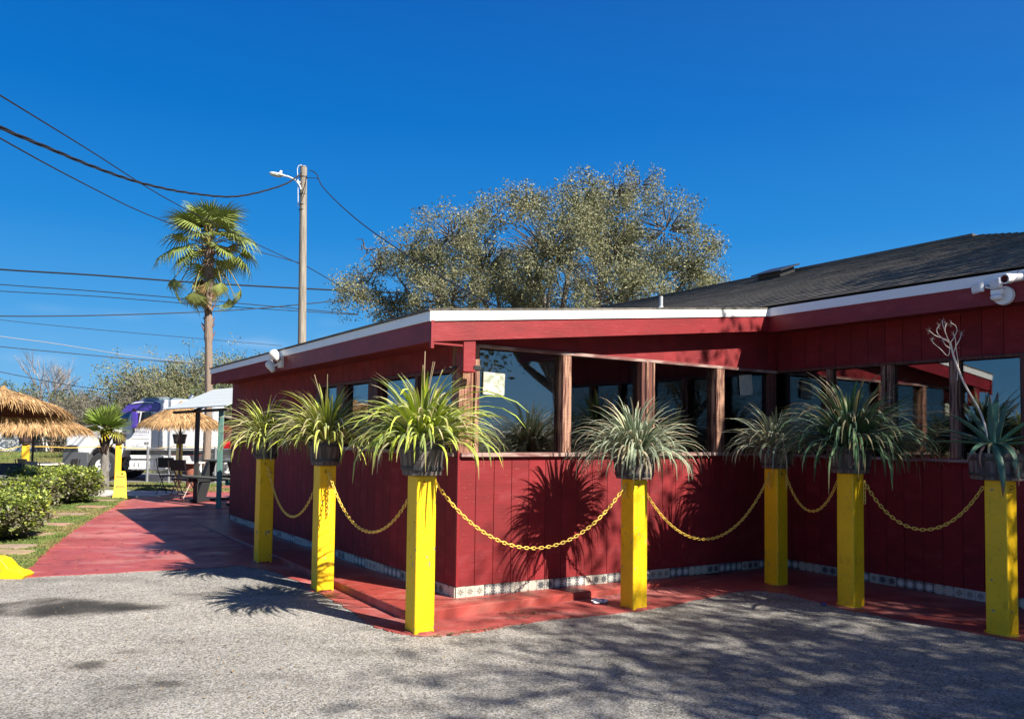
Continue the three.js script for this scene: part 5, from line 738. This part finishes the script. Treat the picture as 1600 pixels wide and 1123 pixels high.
// ---------------------------------------------------------------- hedge, lawn, stones and small things
{
  const leafCols = [[.25, .33, .03], [.34, .40, .05], [.18, .26, .03], [.12, .17, .03], [.42, .44, .10]], dryCols = [[.20, .175, .12], [.27, .235, .17], [.15, .145, .08], [.10, .095, .06], [.19, .22, .06]];
  const lg = (seed, cols, n = 9) => { const r = rngOf(seed), P = [], K = [], I = []; for (let i = 0; i < n; i++) { const b = newBuf(); const az = r() * 6.28, e0 = (r() - .25) * 1.5, d = V3(Math.cos(az) * Math.cos(e0), Math.sin(e0), Math.sin(az) * Math.cos(e0)), s = V3(-Math.sin(az), (r() - .5) * .8, Math.cos(az)).normalize(), c = cols[Math.floor(r() * cols.length)], k = .75 + .5 * r(), L = .034 + .026 * r(), w = L * .38, o = V3((r() - .5) * .10, (r() - .5) * .10, (r() - .5) * .10), f = P.length / 3, nn = s.clone().cross(d); for (const [a, bb, h] of [[0, 0, 0], [.45, -1, .2], [.5, 0, -.1], [.45, 1, .2], [1, 0, 0]]) { const q = o.clone().addScaledVector(d, L * a).addScaledVector(s, w * bb).addScaledVector(nn, w * h * 1.4); P.push(q.x, q.y, q.z); K.push(c[0] * k, c[1] * k, c[2] * k); } I.push(f, f + 1, f + 2, f, f + 2, f + 3, f + 1, f + 4, f + 2, f + 2, f + 4, f + 3); } return bufGeo({ P, K, I }); };
  const green = [lg(1301, leafCols), lg(1302, leafCols)], dry = [lg(1303, dryCols), lg(1304, dryCols)], greenM = leafMat({ roughness: .55 });
  const bush = (label, x, z, R, H, dryness, seed) => {
    const t = thing('hedge_bush', label, 'bush', 'clipped bushes along the red path', [x, -.01, z]), r = rngOf(seed), stems = [];
    for (let i = 0; i < 26; i++) { const a = r() * 6.28, q = r() * .22, ex = Math.cos(a + (r() - .5)) * R * (.4 + .5 * r()), ez = Math.sin(a) * R * (.4 + .5 * r()); const s = V3(Math.cos(a) * q, 0, Math.sin(a) * q), e = V3(ex, H * (.45 + .45 * r()), ez), m = s.clone().lerp(e, .5).add(V3(0, .06, 0)); stems.push(tubeTaper([s, m, e], .016, .005, 4)); for (let k = 0; k < 3; k++) { const e2 = e.clone().add(V3((r() - .5) * .35, r() * .2, (r() - .5) * .35)); stems.push(tubeTaper([m, m.clone().lerp(e2, .5), e2], .008, .003, 3)); } }
    part('stems', mergeGeometries(stems), std(.24, .19, .14, .9), t);
    const lists = [[], [], [], []];
    const n = Math.round(2500 * R * H / .6); for (let i = 0; i < n; i++) { const a = r() * 6.28, up = r(), q = R * Math.pow(r(), .28) * (.80 + .3 * noise(a * 2 + 9, up * 3, 999, 999, seed)) * (up < .3 ? .55 + 1.5 * up : up > .85 ? .96 : 1), y = H * (.14 + .84 * up) * (.90 + .2 * noise(a * 3 + 40, q * 5, 999, 999, seed + 2)), p = V3(Math.cos(a) * q, y, Math.sin(a) * q); const side = r() < dryness * smooth(1.0, .55, up) + (dryness > .6 ? .25 : 0); if (r() < .25 && up < .5) continue; const k = .75 + .6 * r(); lists[(side ? 2 : 0) + (r() < .5 ? 0 : 1)].push(new THREE.Matrix4().compose(p, new THREE.Quaternion().setFromEuler(new THREE.Euler((r() - .5), r() * 6.28, (r() - .5))), V3(k, k, k))); }
    lists.forEach((l, i) => { if (!l.length) return; const im = new THREE.InstancedMesh((i < 2 ? green : dry)[i % 2], greenM, l.length); l.forEach((m, j) => im.setMatrixAt(j, m)); im.name = 'leaves'; im.userData.kind = 'stuff'; t.add(im); });
  };
  bush('bright green clipped bush nearest the lot, at the left edge', -7.35, -10.9,   .76, .66, .55, 1311);
  bush('half-bare bush with grey twigs in the middle of the hedge', -8.75, -13.3, .85, .68, .98, 1312);
  bush('bright green clipped bush closest to the wet floor sign', -9.6, -16.3, .88, .74, .5, 1313);
  bush('green bush behind the nearest one at the left edge', -9.3, -11.9, .8, .62, .5, 1314);
}
const STONE_LIST = [['pinkish stepping stone nearest the yellow kerb end', 12, 866, .62, .34], ['second stepping stone from the yellow kerb end', 20, 857, .5, .3], ['stepping stone at the foot of the nearest bush', 50, 838, .56, .30], ['pale stepping stone between the nearest bush and the half-bare bush', 80, 822, .62, .30], ['stepping stone in front of the half-bare bush', 110, 805.5, .58, .30], ['stepping stone behind the half-bare bush', 68, 811, .5, .3], ['pale stepping stone before the farthest bush', 145, 794, .6, .34], ['stepping stone right of the farthest bush', 162, 784, .5, .3], ['last stepping stone near the wet floor sign', 178, 778, .5, .3]];
const STONES = STONE_LIST.map(([, px, py, w, d]) => { const a = at(px, py, 10), k = -EYE / (a.y - EYE); return [a.x * k, a.z * k, w, d]; });
{ // lawn: blades in tufts
  const r = rngOf(1401), tuft = []; for (let i = 0; i < 7; i++) { const a = r() * 6.28, b = newBuf(); const h = .03 + r() * .035, w = .0022, d = V3(Math.cos(a), 0, Math.sin(a)), s = V3(-d.z, 0, d.x), o = V3((r() - .5) * .06, 0, (r() - .5) * .06), q = [o.clone().addScaledVector(s, w), o.clone().addScaledVector(s, -w), o.clone().addScaledVector(d, .02 * r()).add(V3(0, h, 0)).addScaledVector(s, w * .7), o.clone().addScaledVector(d, .02 + .03 * r()).add(V3(0, h * 1.1, 0))]; const g = new THREE.BufferGeometry(); g.setFromPoints([q[0], q[1], q[2], q[1], q[3], q[2]]); g.computeVertexNormals(); g.setAttribute('uv', new THREE.Float32BufferAttribute(new Float32Array(12), 2)); tuft.push(g); }
  const g = mergeGeometries(tuft), gm = new THREE.MeshPhysicalMaterial({ color: 0xffffff, roughness: .8, transmission: .3, thickness: 0, side: THREE.DoubleSide });
  const lawn = (name, label, n, place, k) => { const im = new THREE.InstancedMesh(g, gm, n), m = new THREE.Matrix4(); for (let i = 0; i < n; i++) { const [x, y, z] = place(), s = k * (.7 + .7 * r()); m.compose(V3(x, y, z), new THREE.Quaternion().setFromEuler(new THREE.Euler(0, r() * 6.28, 0)), V3(s * 1.3, s, s * 1.3)); im.setMatrixAt(i, m); const d = smooth(.35, .7, fbm(x * .9 + 60, z * .9 + 60, 999, 999, 1405, 3)), v = .7 + .6 * r(); im.setColorAt(i, new THREE.Color().setRGB(lerp(.13, .24, d) * v, lerp(.19, .21, d) * v, lerp(.03, .07, d) * v)); } im.name = numbered(name); scene.add(im); tag(im, label, 'grass', null, 'stuff'); };
  const near = (x, z) => STONES.some(([sx, sz, w, d]) => Math.abs(x - sx) < w * .46 && Math.abs(z - sz) < d * .6);
  const edgeX = (z) => { for (let i = 0; i < pathEdge.length - 1; i++) if (z <= pathEdge[i][1] && z >= pathEdge[i + 1][1]) return lerp(pathEdge[i][0], pathEdge[i + 1][0], (z - pathEdge[i][1]) / (pathEdge[i + 1][1] - pathEdge[i][1])); return -8.9; };
  lawn('lawn_grass', 'short green grass between the red path and the hedge', 26000, () => { for (;;) { const z = -8.36 - Math.pow(r(), 1.15) * 9.7, x = edgeX(z) - .02 - Math.pow(r(), 1.3) * 2.9; if (!near(x, z)) return [x, -.03, z]; } }, 1);
  lawn('street_grass', 'strip of grass between the sidewalk and the street', 15000, () => { const x = -17 + 10 * r(), z = -20.2 - 4.4 * r(); return [x, terrain(z), z]; }, 1.5);
  lawn('field_grass', 'dry grass field across the street', 14000, () => { const x = -34 + 26 * r(), z = -31.3 - 22 * r(); return [x, terrain(z), z]; }, 2.2);
}
{ // stepping stones, the yellow kerb end, litter
  const r = rngOf(1501), stone = (label, px, py, w, d) => { const a = at(px, py, 10), k = -(EYE) / (a.y - EYE), p = V3(a.x * k, -.016, a.z * k), s = new THREE.Shape(), n = 12; for (let i = 0; i < n; i++) { const t = i / n * 6.283, q = 1 + (r() - .5) * .12, x = Math.sign(Math.cos(t)) * Math.pow(Math.abs(Math.cos(t)), .45) * w / 2 * q, y = Math.sign(Math.sin(t)) * Math.pow(Math.abs(Math.sin(t)), .45) * d / 2 * q; i ? s.lineTo(x, y) : s.moveTo(x, y); } const g = new THREE.ExtrudeGeometry(s, { depth: .045, bevelEnabled: true, bevelSize: .01, bevelThickness: .01, bevelSegments: 2 }).rotateX(-Math.PI / 2); const m = new THREE.Mesh(metreUV(g), new THREE.MeshStandardMaterial({ color: lin(.40 + r() * .08, .27 + r() * .06, .20 + r() * .05), map: M.concrete.map, roughness: .95, bumpMap: plasterBump, bumpScale: .01 })); m.material.color.multiplyScalar(1.45); m.name = numbered('stepping_stone'); m.position.copy(p); m.rotation.y = (r() - .5) * .3; scene.add(m); tag(m, label, 'paving stone', 'stepping stones beside the hedge'); };
  STONE_LIST.forEach((a) => stone(...a));
  const e = at(-12, 905, 10), k = -EYE / (e.y - EYE), b = thing('kerb_end', 'bright yellow painted concrete kerb end at the left edge of the lot', 'kerb', null, [e.x * k, 0, e.z * k], .03);
  const g = new THREE.ExtrudeGeometry(new THREE.Shape([[-.9, 0], [.27, 0], [.29, .03], [.26, .05], [.19, .065], [.13, .10], [.09, .15], [.05, .19], [-.02, .205], [-.9, .21]].map((p) => new THREE.Vector2(...p))), { depth: .16, bevelEnabled: true, bevelSize: .015, bevelThickness: .02, bevelSegments: 3 }).translate(0, .0, -.2), p = g.attributes.position; for (let i = 0; i < p.count; i++) p.setY(i, p.getY(i) + (noise(p.getX(i) * 14 + 50, p.getZ(i) * 14 + 50, 999, 999, 5) - .5) * .012); g.computeVertexNormals(); part('kerb_block', metreUV(g), M.yellow, b);
  const lit = thing('crumpled_wrapper', 'small blue and white crumpled wrapper on the pavement by the front step', 'litter', null, [.865, .008, -7.444], .4), wg = new THREE.IcosahedronGeometry(.055, 2), q = wg.attributes.position; for (let i = 0; i < q.count; i++) { const s = .6 + .8 * noise(q.getX(i) * 50 + 90, q.getY(i) * 50 + q.getZ(i) * 40 + 90, 999, 999, 6); q.setXYZ(i, q.getX(i) * s * 1.5, Math.max(0, q.getY(i) * s * .45 + .018), q.getZ(i) * s); } wg.computeVertexNormals(); part('foil', wg, std(.62, .64, .66, .4), lit); part('printed_end', new THREE.SphereGeometry(.025, 10, 8).scale(1.2, .6, 1).translate(.012, .026, .01), std(.05, .08, .4, .4), lit);
  const cap = thing('bottle_cap', 'small dark blue bottle cap on the pavement by the dark grass post', 'litter', null, [3.03, .01, -7.5]); part('cap', new THREE.CylinderGeometry(.022, .026, .018, 18).translate(0, .009, 0), std(.04, .04, .22, .4), cap); part('cap_rim', new THREE.TorusGeometry(.026, .003, 6, 20).rotateX(Math.PI / 2).translate(0, .003, 0), std(.04, .04, .2, .4), cap);
  // dry leaf bits along the step and pavement edge: nobody would count them
  const bits = new THREE.BufferGeometry(); bits.setAttribute('position', new THREE.Float32BufferAttribute([-.012, 0, 0, 0, .004, -.006, .014, .001, 0, 0, .005, .006], 3)); bits.setIndex([0, 1, 2, 0, 2, 3]); bits.computeVertexNormals();
  const n = 900, im = new THREE.InstancedMesh(bits, std(1, 1, 1, .9), n), m4 = new THREE.Matrix4();
  const runs = [[[-.62, -6.13], [-.1, -6.42], .05, 90], [[-.1, -6.42], [.9, -7.05], .03, 50], [[-.08, -6.95], [.35, -6.98], .06, 60], [[-.4, -6.55], [1.6, -7.6], .10, 60], [[-3.2, -5.4], [3.2, -5.0], 1.4, 60], [[2, -8.1], [3.6, -6.9], .25, 100], [[-5, -8.0], [-1.5, -5.2], 1.8, 160], [[-4.5, -8.9], [-8, -15], 1.4, 160], [[-.6, -7.2], [2.2, -9.1], .5, 90]];
  let i = 0; for (const [a, c, sp, cnt] of runs) for (let j = 0; j < cnt && i < n; j++, i++) { const t = r(); m4.compose(V3(lerp(a[0], c[0], t) + (r() - .5) * sp, .012, lerp(a[1], c[1], t) + (r() - .5) * sp), new THREE.Quaternion().setFromEuler(new THREE.Euler((r() - .5) * .5, r() * 6.28, (r() - .5) * .5)), V3(.5 + r() * .9, 1, .5 + r())); im.setMatrixAt(i, m4); const w = r(); im.setColorAt(i, new THREE.Color().setRGB(lerp(.05, .32, w), lerp(.035, .22, w), lerp(.02, .11, w))); }
  im.name = 'leaf_litter'; scene.add(im); tag(im, 'dry leaf bits scattered along the step and the lot', 'leaf litter', null, 'stuff');
}
scene.traverse((o) => { if (o.isMesh) o.castShadow = o.receiveShadow = true; });
camera.far = 1200; camera.updateProjectionMatrix();
renderer.render(scene, camera);
